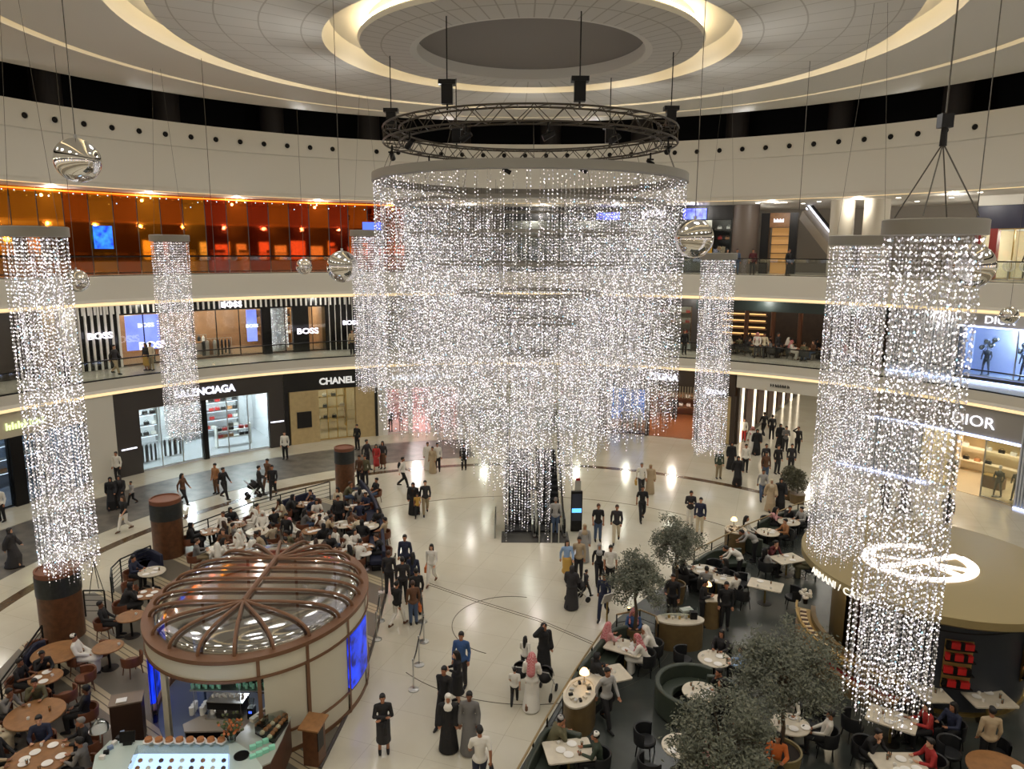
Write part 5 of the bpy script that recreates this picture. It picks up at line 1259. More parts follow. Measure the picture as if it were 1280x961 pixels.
gc = thing('glass_showcase', 'long glass showcase on the curved side counter', 'display case'); P = [at(x, y, 1.3) for x, y in ((318,905),(346,884),(360,892),(342,918))]
MB().prism([(v.x, v.y) for v in P], 1.03, 1.08).build('showcase_base', BLKM, gc); MB().prism([(v.x, v.y) for v in P], 1.08, 1.3).build('glass_case', GLASS, gc)
for k in range(12):
    a_ = P[0].lerp(P[1], (k % 6+.5)/6); b2 = P[3].lerp(P[2], (k % 6+.5)/6); q = a_.lerp(b2, .3 if k < 6 else .7); q.z = 1.085
    tag(MB().lathe([(0,0),(.06,0),(.065,.04),(.03,.08),(0,.085)], 10, q).build('pastry', mat('pastry_brown', (170,110,60)) if k % 3 else mat('pastry_cream', (232,214,180)), None, True), 'small pastry inside the showcase on the side counter', 'pastry', 'pastries in the side showcase')
for k in range(8):
    q = at(186+k*13, 930, 1.05); place('cakeplate', lambda: (lambda t: (MB().lathe([(0,0),(.05,0),(.02,.02),(.02,.08),(.13,.09),(.13,.1),(0,.1)], 16).build('stand_plate', GLASS if 0 else CLAY, t, True), MB().lathe([(0,.1),(.09,.1),(.085,.17),(0,.18)], 14).build('cake', mat('pastry_brown', (170,110,60)), t, True), t)[-1])(thing('cake_stand', 'x', 'cake stand')), q, k, 'small cake stand along the rear of the front counter', 'cake stands on the front counter')
for k in range(6):
    q = at(128+k*5, 948-k*6, 1.05); tag(MB().box(q+Vector((0,0,.04)), (.12,.09,.08), k*.4).build('small_box', [WHITE, BLKM, BLUW][k % 3]), ['white','black','grey blue'][k % 3]+' small box at the left end of the front counter', 'box', ['white','black','grey blue'][k % 3]+' boxes on the left counter end')
# ================================================================== RIGHT CAFE
DKF = mat('dark_green_floor', (66,70,66), .22, noise=.12, scale=2)
floor_poly('floor_right_cafe', [(629,990),(647,966),(722,840),(757,790),(772,773),(872,699),(932,663),(1000,638),(1050,640),(1100,690),(1200,690),(1275,720)], DKF, extra=[(19,-2,0),(20,-14,0),(-1.2,-14,0)])
struct(MB().arc(20.9, 25.5, 0, .012, 75, 112).build('floor_grey_band_right', mat('grey_stone', (118,112,106))))
BRASSR = mat('rail_gold', (150,130,92), .4, .6)
railing('long gold topped railing at the near edge of the right cafe', [(632,985),(647,961),(684,895),(722,833),(756,784)], 1.0, 3, BLKM, BRASSR)
railing('gold topped railing beside the upper booths of the right cafe', [(868,688),(930,657),(998,629),(1040,618)], 1.0, 2, BLKM, BRASSR)
railing('short rounded railing around the olive tree at the entrance', [(771,768),(800,762),(820,770),(823,780)], 1.0, 2, BLKM, BRASSR)
sofa('green corner sofa with red headcloth guest along the railing', pxs([(783,780),(762,787),(740,811),(719,838),(716,852),(740,864)], .85), GRNL, inward=at(775,832,.5))
sofa('green sofa at the bottom of the picture by the railing', pxs([(728,915),(692,907),(677,913),(664,936),(650,966)], .85), GRNL, inward=at(712,945,.5))
c_ = at(868,868,.5); sofa('round green booth enclosing a marble table', [c_+Vector((1.12*cos(rad(a)), 1.12*sin(rad(a)), 0)) for a in range(48, 268, 11)], GRNL, inward=c_, depth=.42)
sofa('dark green sofa directly right of the round booth', pxs([(884,845),(905,848),(925,862)], .85), GRNL, inward=at(905,825,.5), depth=.4)
sofa('green bench under the railing behind the two lower olive trees', pxs([(868,700),(890,687),(926,684)], .85), GRNL, inward=at(890,712,.5))
sofa('green bench below the guest in white, upper booth', pxs([(932,668),(952,675)], .85), GRNL, inward=at(950,655,.5))
sofa('farthest green bench against the railing', pxs([(946,653),(966,643),(996,636)], .85), GRNL, inward=at(975,660,.5))
W2 = 'right cafe'
set_table(782,808,'rect','long marble table in the green corner sofa',[],None,rad(-30),(4,2,3),W2)
def sit_at(px, py, h, lab, **k): person(lab, at(px, py, 0), h, k.pop('pose','sit'), k.pop('fit','shirt'), k.pop('top','black'), k.pop('low','black'), k.pop('head','hair'), k.pop('hc','k'), k.pop('skin',1), 1.7)
sit_at(757,826,60,'person in pink checked headcloth on the corner sofa, seen from the side',top='pink',head='ghutra',hc='redcheck')
sit_at(791,805,190,'person in blue shirt and red headcloth at the sofa corner end',top='blue',head='ghutra',hc='redcheck')
for x, y, h, l, top, hc in ((806,843,285,'man in white robe and red checked headcloth holding a phone, on black armchair','white','redcheck'),(816,830,275,'person in white robe and white headcloth behind red headcloth guest','white','white')):
    place('cblack', CHM['black'], at(x, y, 0), -rad(h), 'black armchair under the '+' '.join(l.split()[:9]), 'chairs of the '+W2); sit_at(x, y, h, l, fit='robe', top=top, head='ghutra', hc=hc, pose='sitlean')
set_table(760,843,'rect','small marble table before the near arm of the corner sofa',[],None,rad(20),(1,2,1),W2)
sit_at(742,868,70,'person in black hooded clothes on the near arm of the corner sofa',fit='loose_robe',top='black',head='hijab')
person('waiter in white shirt walking between corner sofa and service cart', at(757,907,0), 150, 'walk', 'shirt', 'lgrey', 'black')
set_table(711,938,'rect','marble table in the bottom green booth',[],None,rad(10),(3,1,2),W2)
sit_at(687,955,75,'man in olive robe and grey cap in the bottom booth',fit='robe',top='olive',head='cap',hc='lgrey',pose='sitlean')
place('cblack', CHM['black'], at(747,975,0), rad(80), 'black armchair under the man in white cap', 'chairs of the '+W2); sit_at(747,975,280,'man in dark olive top and white cap right of the bottom booth',top='green',head='cap',hc='white')
# service carts: oval counters
def cart(label, px, py, rx, ry, rz, h=1.0, lampon=True):
    t = thing('service_cart', label, 'service cart', at(px, py, 0), rz)
    MB().lathe([(0,0),(1,0),(1,h-.05),(0,h-.05)], 28, sx=rx, sy=ry).build('rounded_cabinet', mat('olive_wood', (112,92,58), .45, noise=.2, scale=5), t, True)
    MB().lathe([(0,h-.05),(1.04,h-.05),(1.04,h),(.86,h),(.84,h-.03),(0,h-.03)], 28, sx=rx, sy=ry).build('counter_rim', MARB, t, True)
    for k in range(12):
        a = 2*PI*k/12; MB().box((rx*.55*cos(a), ry*.6*sin(a), h+.01), (.12,.07,.06), a).build('cutlery_bin', [STEEL, BLKM, MARB][k % 3], t)
    if lampon:
        l_ = MB().lathe([(.05,0),(.012,.03),(.012,.3),(0,.3)], 12, (0,ry*.6,h)).build('lamp_base', GOLD, t)
        MB().lathe([(.0,.44),(.08,.42),(.13,.34),(.14,.28),(0,.28)], 16, (0,ry*.6,h)).build('lamp_shade', mat('lamp_glow', (255,206,140), .5, emit=3.2), l_)
    return t
cart('oval service cart with glowing lamp by the gold railing', 724,905,.42,.75,rad(-20)); cart('oval service cart with lamp beside the bending waiter', 918,688,.45,.5,0)
t = thing('service_counter', 'round ended wooden counter with glass screen at cafe entrance', 'counter', at(848,808,0), rad(-2)); OW = mat('olive_wood', (112,92,58))
MB().lathe([(0,0),(1,0),(1,.95),(0,.95)], 32, sx=.78, sy=.38).build('rounded_cabinet', OW, t, True); MB().lathe([(0,.95),(1.03,.95),(1.03,1.0),(0,1.0)], 32, sx=.78, sy=.38).build('marble_top', MARB, t, True)
MB().box((0,.2,1.15),(1.2,.015,.3)).build('glass_screen', GLASS, t); MB().box((.45,.05,1.12),(.22,.2,.24)).build('till', BLKM, t)
for k in range(8): MB().lathe([(0,0),(.035,0),(.045,.09),(0,.09)], 10, Vector(t.location)+Vector((-.45+.11*k,-.02+.09*(k % 2),1.0))).build('jar', [STEEL, GOLD, MARB][k % 3], None, True)
for o in [x for x in C.objects if x.name.startswith('jar') and 'label' not in x]: tag(o, 'small jar on the round ended wooden counter', 'jar', 'jars on the wooden counter')
t = thing('host_stand', 'narrow wooden host stand with small lamp', 'podium', at(888,782,0)); MB().lathe([(0,0),(.3,0),(.28,1.0),(0,1.0)], 20).build('stand_body', OW, t, True); MB().box((0,-.02,1.04),(.55,.4,.04),0,None,.2).build('book_rest', MARB, t); MB().box((-.1,0,1.1),(.3,.22,.02)).build('open_book', WHITE, t)
l_ = MB().rod((-.1,.2,1.0),(-.1,.2,1.5),.012).build('lamp_arm', GOLD, t); MB().lathe([(0,1.58),(.1,1.5),(.13,1.42),(0,1.42)], 14, (-.1,.2,0)).build('lamp_shade', mat('lamp_glow', (255,206,140)), l_)
for x, y, h, l, k_, ex in ((839,775,200,'person in black standing behind the wooden counter','holding',None),(877,782,120,'tall person in black at the host stand with papers','phone',None),(905,786,190,'person in black suit standing alone right of the host stand','stand',None)):
    person(l, at(x, y, 0), h, k_, 'shirt', 'black', 'black')
q = MB().box(at(858,762,.9), (.4,.25,.08), .3).build('folded_napkin', WHITE); 
tag(q, 'white folded napkins on a low stand between two waiters', 'napkins'); q2 = thing('low_stand', 'low black stand under folded napkins', 'stand', at(858,762,.9)-Vector((0,0,.94))+Vector((0,0,.04))); MB().rod((0,0,0),(0,0,.8),.04).build('post', BLKM, q2); MB().lathe([(0,.8),(.25,.8),(.25,.84),(0,.84)], 16).build('top', BLKM, q2)
set_table(893,823,'marble','round marble table right of the wooden counter',[(300,None),(30,S('dark','shirt',head='long_hair')),(110,S('lblue','shirt'))],'black',0,(3,2,2),W2)
set_table(875,864,'marble','marble table inside the round green booth',[(70,S('black','shirt',pose='sitlean')),(115,S('black','shirt',head='long_hair'))],None,0,(3,2,2),W2)
set_table(852,932,'marble','round marble table beside two black tub chairs, lower centre',[(310,None),(240,None),(150,S('maroon','robe',head='ghutra',hc='redcheck'))],'black',0,(2,3,2),W2)
set_table(880,712,'marble','crowded table under the railing behind the right olive tree',[(250,S('black','loose_robe',head='hijab')),(290,S('white','shirt')),(40,None),(190,S('lgrey','shirt')),(110,S('black','shirt',head='long_hair'))],'black',0,(4,3,2),W2)
set_table(896,722,'rect','marble table end joined to the crowded one',[(150,S('white','shirt'))],'black',rad(-30),(3,2,1),W2)
set_table(960,665,'marble','round table of the guest in orange, upper right cafe',[(80,S('tan','shirt',head='hair')),(300,S('white','shirt',head='long_hair'))],'black',0,(2,2,2),W2)
set_table(986,652,'marble','farthest round table beside the crystal strings',[(300,S('pink','shirt',head='long_hair')),(20,S('dark','shirt')),(60,S('lgrey','shirt')),(200,None)],'black',0,(2,2,2),W2)
set_table(984,698,'rect','marble table of the long haired guest by the gold wall',[(255,S('lgrey','shirt',head='long_hair')),(330,S('maroon','shirt')),(110,S('olive','robe',head='hijab',hc='tan'))],'black',rad(20),(2,2,1),W2)
set_table(957,731,'rect','free marble table with black chairs in the dark cafe centre',[(250,None),(110,None),(320,None)],'black',rad(-28),(1,2,1),W2)
person('waiter in grey shirt bending over a tray beside the lamp cart', at(942,702,0), 280, 'bend', 'shirt', 'lgrey', 'black')
person('waiter in white shirt leaning over the crowded railing table', at(923,725,0), 285, 'bend', 'shirt', 'white', 'black')
set_table(988,905,'marble','white clothed round table behind the large potted olive tree',[(20,S('white','shirt',head='hijab',hc='lgrey')),(105,S('white','shirt',head='hair',pose='sitback')),(60,None),(250,None)],'black',0,(3,3,1),W2)
set_table(1115,898,'rect','marble table right behind the lowest crystal strings',[(100,S('red','shirt',head='long_hair')),(60,S('black','shirt')),(280,None)],'black',rad(-35),(3,2,2),W2)
set_table(1125,955,'rect','table at the bottom edge below the crystal strings',[(330,S('black','shirt')),(80,S('red','shirt')),(200,None)],'black',0,(4,2,2),W2)
set_table(1236,873,'rect','small black table with silverware at the dark kiosk wall',[],None,0,(2,3,2),W2)
set_table(1250,962,'big','large round table at the bottom right edge',[(30,None),(330,None)],'black',0,(1,0,0),W2)
set_table(1160,862,'rect','side table with glasses by the red shelf of the dark kiosk',[],None,rad(90),(1,4,4),W2)
person('woman with dark hair sitting in black near the bottom right', at(1188,935,0), 250, 'sit', 'shirt', 'navy', 'black', 'long_hair')
place('cblack', CHM['black'], at(1188,935,0), -rad(250), 'black armchair under the dark haired woman at bottom right', 'chairs of the '+W2)
person('man in beige shirt standing with his back turned at the bottom right', at(1231,962,0), 10, 'stand', 'shirt', 'beige', 'black')
person('guest with orange top partly hidden below the large olive pot', at(968,975,0), 200, 'sit', 'shirt', 'orange', 'black', 'long_hair')
# olive trees
LEAFM = mat('olive_leaf', (122,124,106), .5, noise=.5, scale=9, rgb2=(70,76,60)); TRUNK = mat('olive_bark', (84,70,54), .8, noise=.3, scale=14)
def olive(px, py, z, rx, rz_, h, label, potlabel, nl=8000, potm=None, ph=.62, pr=.42):
    """px,py,z: centre of the crown"""
    c = at(px, py, z); g = Vector((c.x, c.y, 0))
    pot = thing('planter', potlabel, 'planter', g); MB().lathe([(0,0),(pr*.82,0),(pr,ph),(pr-.05,ph),(pr*.8,.1),(0,.1)], 28).build('pot', potm or mat('gold_olive_pot', (132,118,78), .45, .2), pot, True); MB().lathe([(0,ph-.08),(pr-.05,ph-.08)], 20).build('soil', mat('soil', (44,36,30), .9), pot)
    t = thing('olive_tree', label, 'tree', g+Vector((0,0,ph-.08))); H = z-ph+.08
    b = MB(); b.tube([(0,0,0),(.04,.02,H*.3),(-.03,.03,H*.6),(.02,0,H)], [.07,.055,.045,.03], 8)
    r_ = random.Random(int(px)); tips = []
    for k in range(26):
        a = r_.random()*6.28; e_ = r_.uniform(-.5,1.2); L_ = r_.uniform(.5,.95)
        tip = Vector((rx*L_*cos(a)*cos(e_), rx*L_*sin(a)*cos(e_), H+rz_*L_*sin(e_))); s_ = Vector((0,0,H*r_.uniform(.55,.95)))
        b.tube([s_, s_.lerp(tip, .5)+Vector((0,0,.1)), tip], [.025,.015,.006], 5); tips.append((s_, tip))
    b.build('trunk', TRUNK, t, True)
    vs = []; fs = []
    cl = []
    for k in range(90):
        a = r_.random()*6.28; e_ = math.asin(r_.uniform(-.7,1)); L_ = r_.uniform(.3,1)**.6*r_.uniform(.8,1.25); cl.append(Vector((rx*L_*cos(a)*cos(e_), rx*L_*sin(a)*cos(e_), H+rz_*L_*sin(e_))))
    for k in range(nl):
        q = cl[r_.randrange(90)]; sg = rx*.12; p = q+Vector((r_.gauss(0,sg), r_.gauss(0,sg), r_.gauss(0,sg)))
        d = Vector((r_.gauss(0,1), r_.gauss(0,1), r_.gauss(.3,1))).normalized(); u = d.orthogonal().normalized(); L_ = r_.uniform(.08,.13); w_ = .019
        i = len(vs); vs += [p-d*L_*.5, p+u*w_, p+d*L_*.5, p-u*w_]; fs.append((i,i+1,i+2,i+3))
    me = bpy.data.meshes.new('foliage'); me.from_pydata([tuple(v) for v in vs], [], fs); me.materials.append(LEAFM); o = bpy.data.objects.new('foliage', me); C.objects.link(o); o.parent = t; o['kind'] = 'stuff'
olive(983,843,2.75,1.22,.95,2,'largest olive tree, in the round gold pot at lower right','round gold pot of the largest olive tree',11500,None,.72,.52)
olive(905,925,2.6,1.0,.85,2,'olive tree at the bottom edge left of the largest one','pot of the olive tree at the bottom edge',9500)
olive(796,722,2.45,.84,.85,2,'olive tree at the cafe entrance, left of the pair','pot of the left olive tree of the entrance pair',6200,OW,.75,.38)
olive(847,678,2.35,.86,.85,2,'olive tree at the cafe entrance, right of the pair','pot of the right olive tree of the entrance pair',6200,OW,.75,.38)
for x, y, l in ((786,775,'left'),(846,722,'right')):
    q = thing('uplight', 'small warm spot glowing at the foot of the %s entrance olive tree' % l, 'light', at(x, y-12, .6)); MB().lathe([(0,0),(.05,0),(.06,.1),(0,.1)], 12).build('housing', BLKM, q); MB().lathe([(0,.1),(.05,.1),(.04,.12),(0,.12)], 12).build('lens', mat('lamp_glow', (255,206,140)), q)
# ------------------------------------------------------------------ GOLD ROOFED KIOSK
AC = Vector((12.6,-2.8,0)); AX, AY = 3.75, 3.95
ak = thing('cafe_kiosk', 'large oval dark kiosk with gold roof and glowing round emblem', 'kiosk', AC)
GOLDR = mat('gold_roof', (150,134,92), .5, .25); DKN = mat('dark_navy_wall', (46,50,58), .4)
def al(nm, m, prof, a0=0, a1=360, n=72, sm=True): return MB().lathe(prof, n if a1-a0 == 360 else max(4, int((a1-a0)/3)), (0,0,0), None, AX, AY, rad(a0), rad(a1)).build(nm, m, ak, sm)
al('roof', GOLDR, [(0,3.46),(.97,3.46),(1.0,3.42),(1.0,3.2),(.96,3.1),(.7,3.08),(.7,3.3),(0,3.3)])
al('wall', DKN, [(.66,0),(.72,0),(.72,3.1),(.66,3.1),(.66,0)], 200, 395); al('wall', mat('gold_brown_wall', (104,88,54), .45, .2), [(.66,0),(.72,0),(.72,3.1),(.66,3.1),(.66,0)], 100, 186)
al('plinth', GOLD, [(.72,0),(.735,0),(.735,.12),(.72,.12),(.72,0)], 200, 395); al('wall_line', BLKM, [(.72,2.5),(.724,2.5),(.724,2.53),(.72,2.53),(.72,2.5)], 200, 395)
al('recess_panel', mat('dark_red_recess', (44,22,20), .5), [(.6,0),(.63,0),(.63,3.08),(.6,3.08),(.6,0)], 186, 200)
RSH = mat('gold_shelf', (170,140,80), .4, .3); REDB = mat('red_box', (196,34,34), .4)
for a0, a1 in ((249,264), (302,318)):
    al('shelf_frame', RSH, [(.725,.85),(.735,.85),(.735,2.3),(.725,2.3),(.725,.85)], a0, a1)
    for z in (.95,1.35,1.75,2.1):
        al('shelf_board', BLKM, [(.735,z),(.79,z),(.79,z+.03),(.735,z+.03),(.735,z)], a0, a1)
        for k in range(6):
            a = rad(a0+1.5+k*(a1-a0-2)/6); q = AC+Vector((AX*.765*cos(a), AY*.765*sin(a), z+.03))
            o = MB().box(q+Vector((0,0,.09)), (.13,.13,.18), a).build('gift_box', REDB if (k+int(z*10)) % 3 else BLKM); tag(o, 'red or black gift box on the gold shelves of the dark kiosk', 'box', 'gift boxes in the dark kiosk shelves')
q = MB().box((0,0,0),(.22,.16,.12)).rod((0,0,.0),(0,.25,.06),.02).build('security_camera', BLKM, ak); a = rad(292); q.location = (AX*.76*cos(a), AY*.76*sin(a), 2.7)
# emblem on the roof
EM = mat('emblem_white', (255,244,236), .5, emit=1.5)
em = MB(); ec = (-.5,-.2); zr = 3.47
def er(r0, r1, a0, a1, n=40): em.lathe([(r0,zr),(r1,zr),(r1,zr+.04),(r0,zr+.04),(r0,zr)], n, (ec[0],ec[1],0), None, 1.28, 1.1, rad(a0), rad(a1))
er(1.05,1.3,58,375); 
def bar(x0, y0, x1, y1, w): 
    a_ = Vector((ec[0]+x0, ec[1]+y0, zr+.02)); b2 = Vector((ec[0]+x1, ec[1]+y1, zr+.02)); d = b2-a_; em.box((a_+b2)*.5, (d.length, w, .04), math.atan2(d.y, d.x))
bar(-1.45,-.45,1.5,.45,.26); bar(.15,.1,.75,-1.2,.26); bar(.1,.0,1.35,-.75,.2); bar(-1.2,.5,-.1,.1,.16)
em.build('round_emblem', EM, ak)
def on_roof(a_c, z):
    def f(x, y, d):
        a = rad(a_c)+x/3.9; return Vector(((AX+.04+d)*cos(a), (AY+.04+d)*sin(a), z+y))
    return f
text_obj('ARMANI / CAFF\u00c8', .3, on_roof(200, 3.14), mat('roof_letter', (240,236,225), .4, emit=.9), ak, .03, 'sign_lettering', 0, 1.05)
# curved glass display counter
cc = thing('cake_counter', 'curved brass edged cake display counter before the gold wall', 'display counter', AC)
def cl_(nm, m, prof, a0=152, a1=232): return MB().lathe(prof, 26, (0,0,0), None, AX, AY, rad(a0), rad(a1)).build(nm, m, cc, True)
cl_('counter_body', OW, [(.86,0),(1.0,0),(1.0,.45),(.86,.45),(.86,0)]); cl_('lower_display', mat('warm_tray', (200,150,96), .4, emit=.15), [(.9,.5),(1.0,.5),(1.0,.54),(.9,.54),(.9,.5)]); cl_('counter_back', OW, [(.84,.45),(.88,.45),(.88,1.1),(.84,1.1),(.84,.45)])
cl_('upper_shelf', RSH, [(.86,.9),(1.0,.9),(1.0,.93),(.86,.93),(.86,.9)]); cl_('glass_front', GLASS, [(1.0,.5),(1.004,.5),(1.004,1.15),(1.0,1.15)]); cl_('top_edge', RSH, [(.99,1.13),(1.01,1.13),(1.01,1.17),(.99,1.17),(.99,1.13)])
for k in range(34):
    a = rad(156+2.2*k); q = AC+Vector((AX*.94*cos(a), AY*.94*sin(a), .94)); o = MB().box(q+Vector((0,0,.03)), (.2,.1,.05), a).build('cake_slice', [mat('pastry_cream', (232,214,180)), mat('pastry_dark', (80,50,36))][k % 2]); tag(o, 'slice of cake on the upper shelf of the curved counter', 'cake', 'cakes on the upper shelf')
for k in range(30):
    a = rad(190+1.35*k); q = AC+Vector((AX*.96*cos(a), AY*.96*sin(a), .55)); o = MB().ball(q+Vector((0,0,.05)), .055, 8).build('red_tart', REDB, None, True); tag(o, 'small red tart in the lower shelf of the curved counter', 'tart', 'red tarts in the lower shelf')
fl = thing('white_flowers', 'vase of white flowers at the far end of the cake counter', 'flowers', AC+Vector((AX*.93*cos(rad(154)), AY*.93*sin(rad(154)), 1.17))); MB().lathe([(0,0),(.07,0),(.09,.2),(0,.2)], 12).build('vase', BLKM, fl, True)
b = MB()
for k in range(26): b.ball((rnd.uniform(-.18,.18), rnd.uniform(-.18,.18), .25+rnd.random()*.22), .055, 7)
b.build('blossoms', WHITE, fl, True)
for k in range(3): lamp(AC+Vector((AX*.8*cos(rad(160+k*28)), AY*.8*sin(rad(160+k*28)), 2.8)), 14, .1, (1,.85,.6), name='counter_lamp')
# plants by the railing behind the strings
def shrub(px, py, label, h=1.3, r=.5):
    g = at(px, py, 0); t = thing('planter_shrub', label, 'plant', g); MB().lathe([(0,0),(r*.7,0),(r*.8,.5),(0,.5)], 16).build('pot', OW, t, True)
    vs = []; fs = []; r_ = random.Random(int(px))
    for k in range(1500):
        a, e_, L_ = r_.random()*6.28, r_.uniform(-1,1.5), r_.random()**.4; p = Vector((r*L_*cos(a)*cos(e_), r*L_*sin(a)*cos(e_), .5+h*.5+h*.5*L_*sin(e_)))
        d = Vector((r_.gauss(0,1), r_.gauss(0,1), r_.gauss(.4,1))).normalized(); u = d.orthogonal().normalized(); i = len(vs); vs += [p-d*.06, p+u*.03, p+d*.06, p-u*.03]; fs.append((i,i+1,i+2,i+3))
    me = bpy.data.meshes.new('foliage'); me.from_pydata([tuple(v) for v in vs], [], fs); me.materials.append(mat('shrub_leaf', (96,92,66), .6, rgb2=(60,60,42), scale=6)); o = bpy.data.objects.new('foliage', me); C.objects.link(o); o.parent = t; o['kind'] = 'stuff'; MB().rod((0,0,.4),(0,0,h),.03).build('stem', TRUNK, t)
shrub(986,622,'olive brown shrub left of the paired crystal drum'); shrub(996,628,'second shrub half hidden by the paired crystal drum')
# ------------------------------------------------------------------ escalator under the chandelier
es = thing('escalator', 'pair of escalators going down beneath the chandelier', 'escalator', (0,0,0))
a_, b2 = at(628,678,0), at(711,680,0); x0, x1, y0 = a_.x, b2.x, a_.y+.1; Wd = x1-x0
MB().box(((x0+x1)/2, y0+.55, .012), (Wd+.1,1.3,.024)).build('floor_plate', mat('ribbed_steel_plate', (74,72,70), .4, .6), es)
STEP = mat('step_dark', (48,48,50), .5, .4)
for L0, L1 in ((x0+.25, x0+1.35), (x0+1.75, x1-.25)):
    for k in range(14): MB().box(((L0+L1)/2, y0+1.3+.4*k, .0+.2*max(0,k-1)), (L1-L0,.4,.22)).build('step', STEP, es)
for i, x in enumerate((x0+.15, x0+1.45, x0+1.65, x1-.15)):
    pr = [(y0+.5,0),(y0+.35,.5),(y0+.5,.85),(y0+1.6,.9),(y0+6.9,3.6),(y0+6.9,2.6),(y0+1.6,0)]
    MB().add([(x-.03,y,z) for y,z in pr]+[(x+.03,y,z) for y,z in pr], [tuple(range(7)), tuple(range(13,6,-1))]+[(j,(j+1)%7,7+(j+1)%7,7+j) for j in range(7)]).build('balustrade_panel', GLASS, es)
    MB().tube([(x,y0+.35,.3),(x,y0+.3,.6),(x,y0+.45,.88),(x,y0+1.6,.95),(x,y0+6.9,3.65)], .045, 8).build('handrail', BLKM, es, True)
    MB().rod((x,y0+.45,.12),(x,y0+1.7,.12),.07).build('newel_base', STEEL, es)
MB().box(((x0+x1)/2,y0+4.6,1.0),(Wd,.1,.2)).build('truss_underside', GREYM, es)
for k, x in enumerate((x0+1.65,x0+2.2,x1-.45)):
    q = thing('bollard', ['left slim bollard before the escalator mat','middle slim bollard before the escalator mat','right slim bollard before the escalator mat'][k], 'bollard', (x,y0-.12,0)); MB().rod((0,0,0),(0,0,.9),.035).build('pole', STEEL, q); MB().ball((0,0,.9),.04,8).build('cap', STEEL, q)
q = thing('glass_barrier', 'low glass barrier panel left of the escalator', 'barrier', (x0-.35,y0+.9,0)); MB().box((0,.3,.45),(.02,1.6,.85)).build('glass_pane', GLASS, q); 
for y in (-.5,1.1): MB().rod((0,y,0),(0,y,.95),.03).build('post', STEEL, q)
p = at(720,664,0); q = thing('directory_totem', 'black directory totem with blue stripe right of the escalator', 'totem', p, rad(3)); MB().box((0,0,1.0),(.52,.14,1.95)).build('totem_body', BLKM, q)
MB().box((0,-.075,1.2),(.44,.01,1.3)).build('screen', mat('totem_screen', (30,34,44), .3, emit=.4), q); MB().box((0,-.082,1.05),(.44,.01,.2)).build('blue_stripe', mat('totem_blue', (90,170,255), .4, emit=1.8), q)
q = thing('brochure_stand', 'slim stand with red top behind the black directory totem', 'stand', at(722,628,0)); MB().box((0,0,.6),(.3,.15,1.2)).build('stand_body', STEEL, q); MB().box((0,0,1.25),(.2,.1,.12)).build('red_top', CL['red'], q)
q = thing('entrance_screen', 'tilted white menu stand by the gold railing entrance', 'sign stand', at(758,790,0), rad(30)); MB().rod((0,0,0),(0,0,1.1),.03).build('post', GOLD, q); MB().box((0,0,1.25),(.4,.03,.42),0,None,.4).build('menu_panel', WHITE, q)
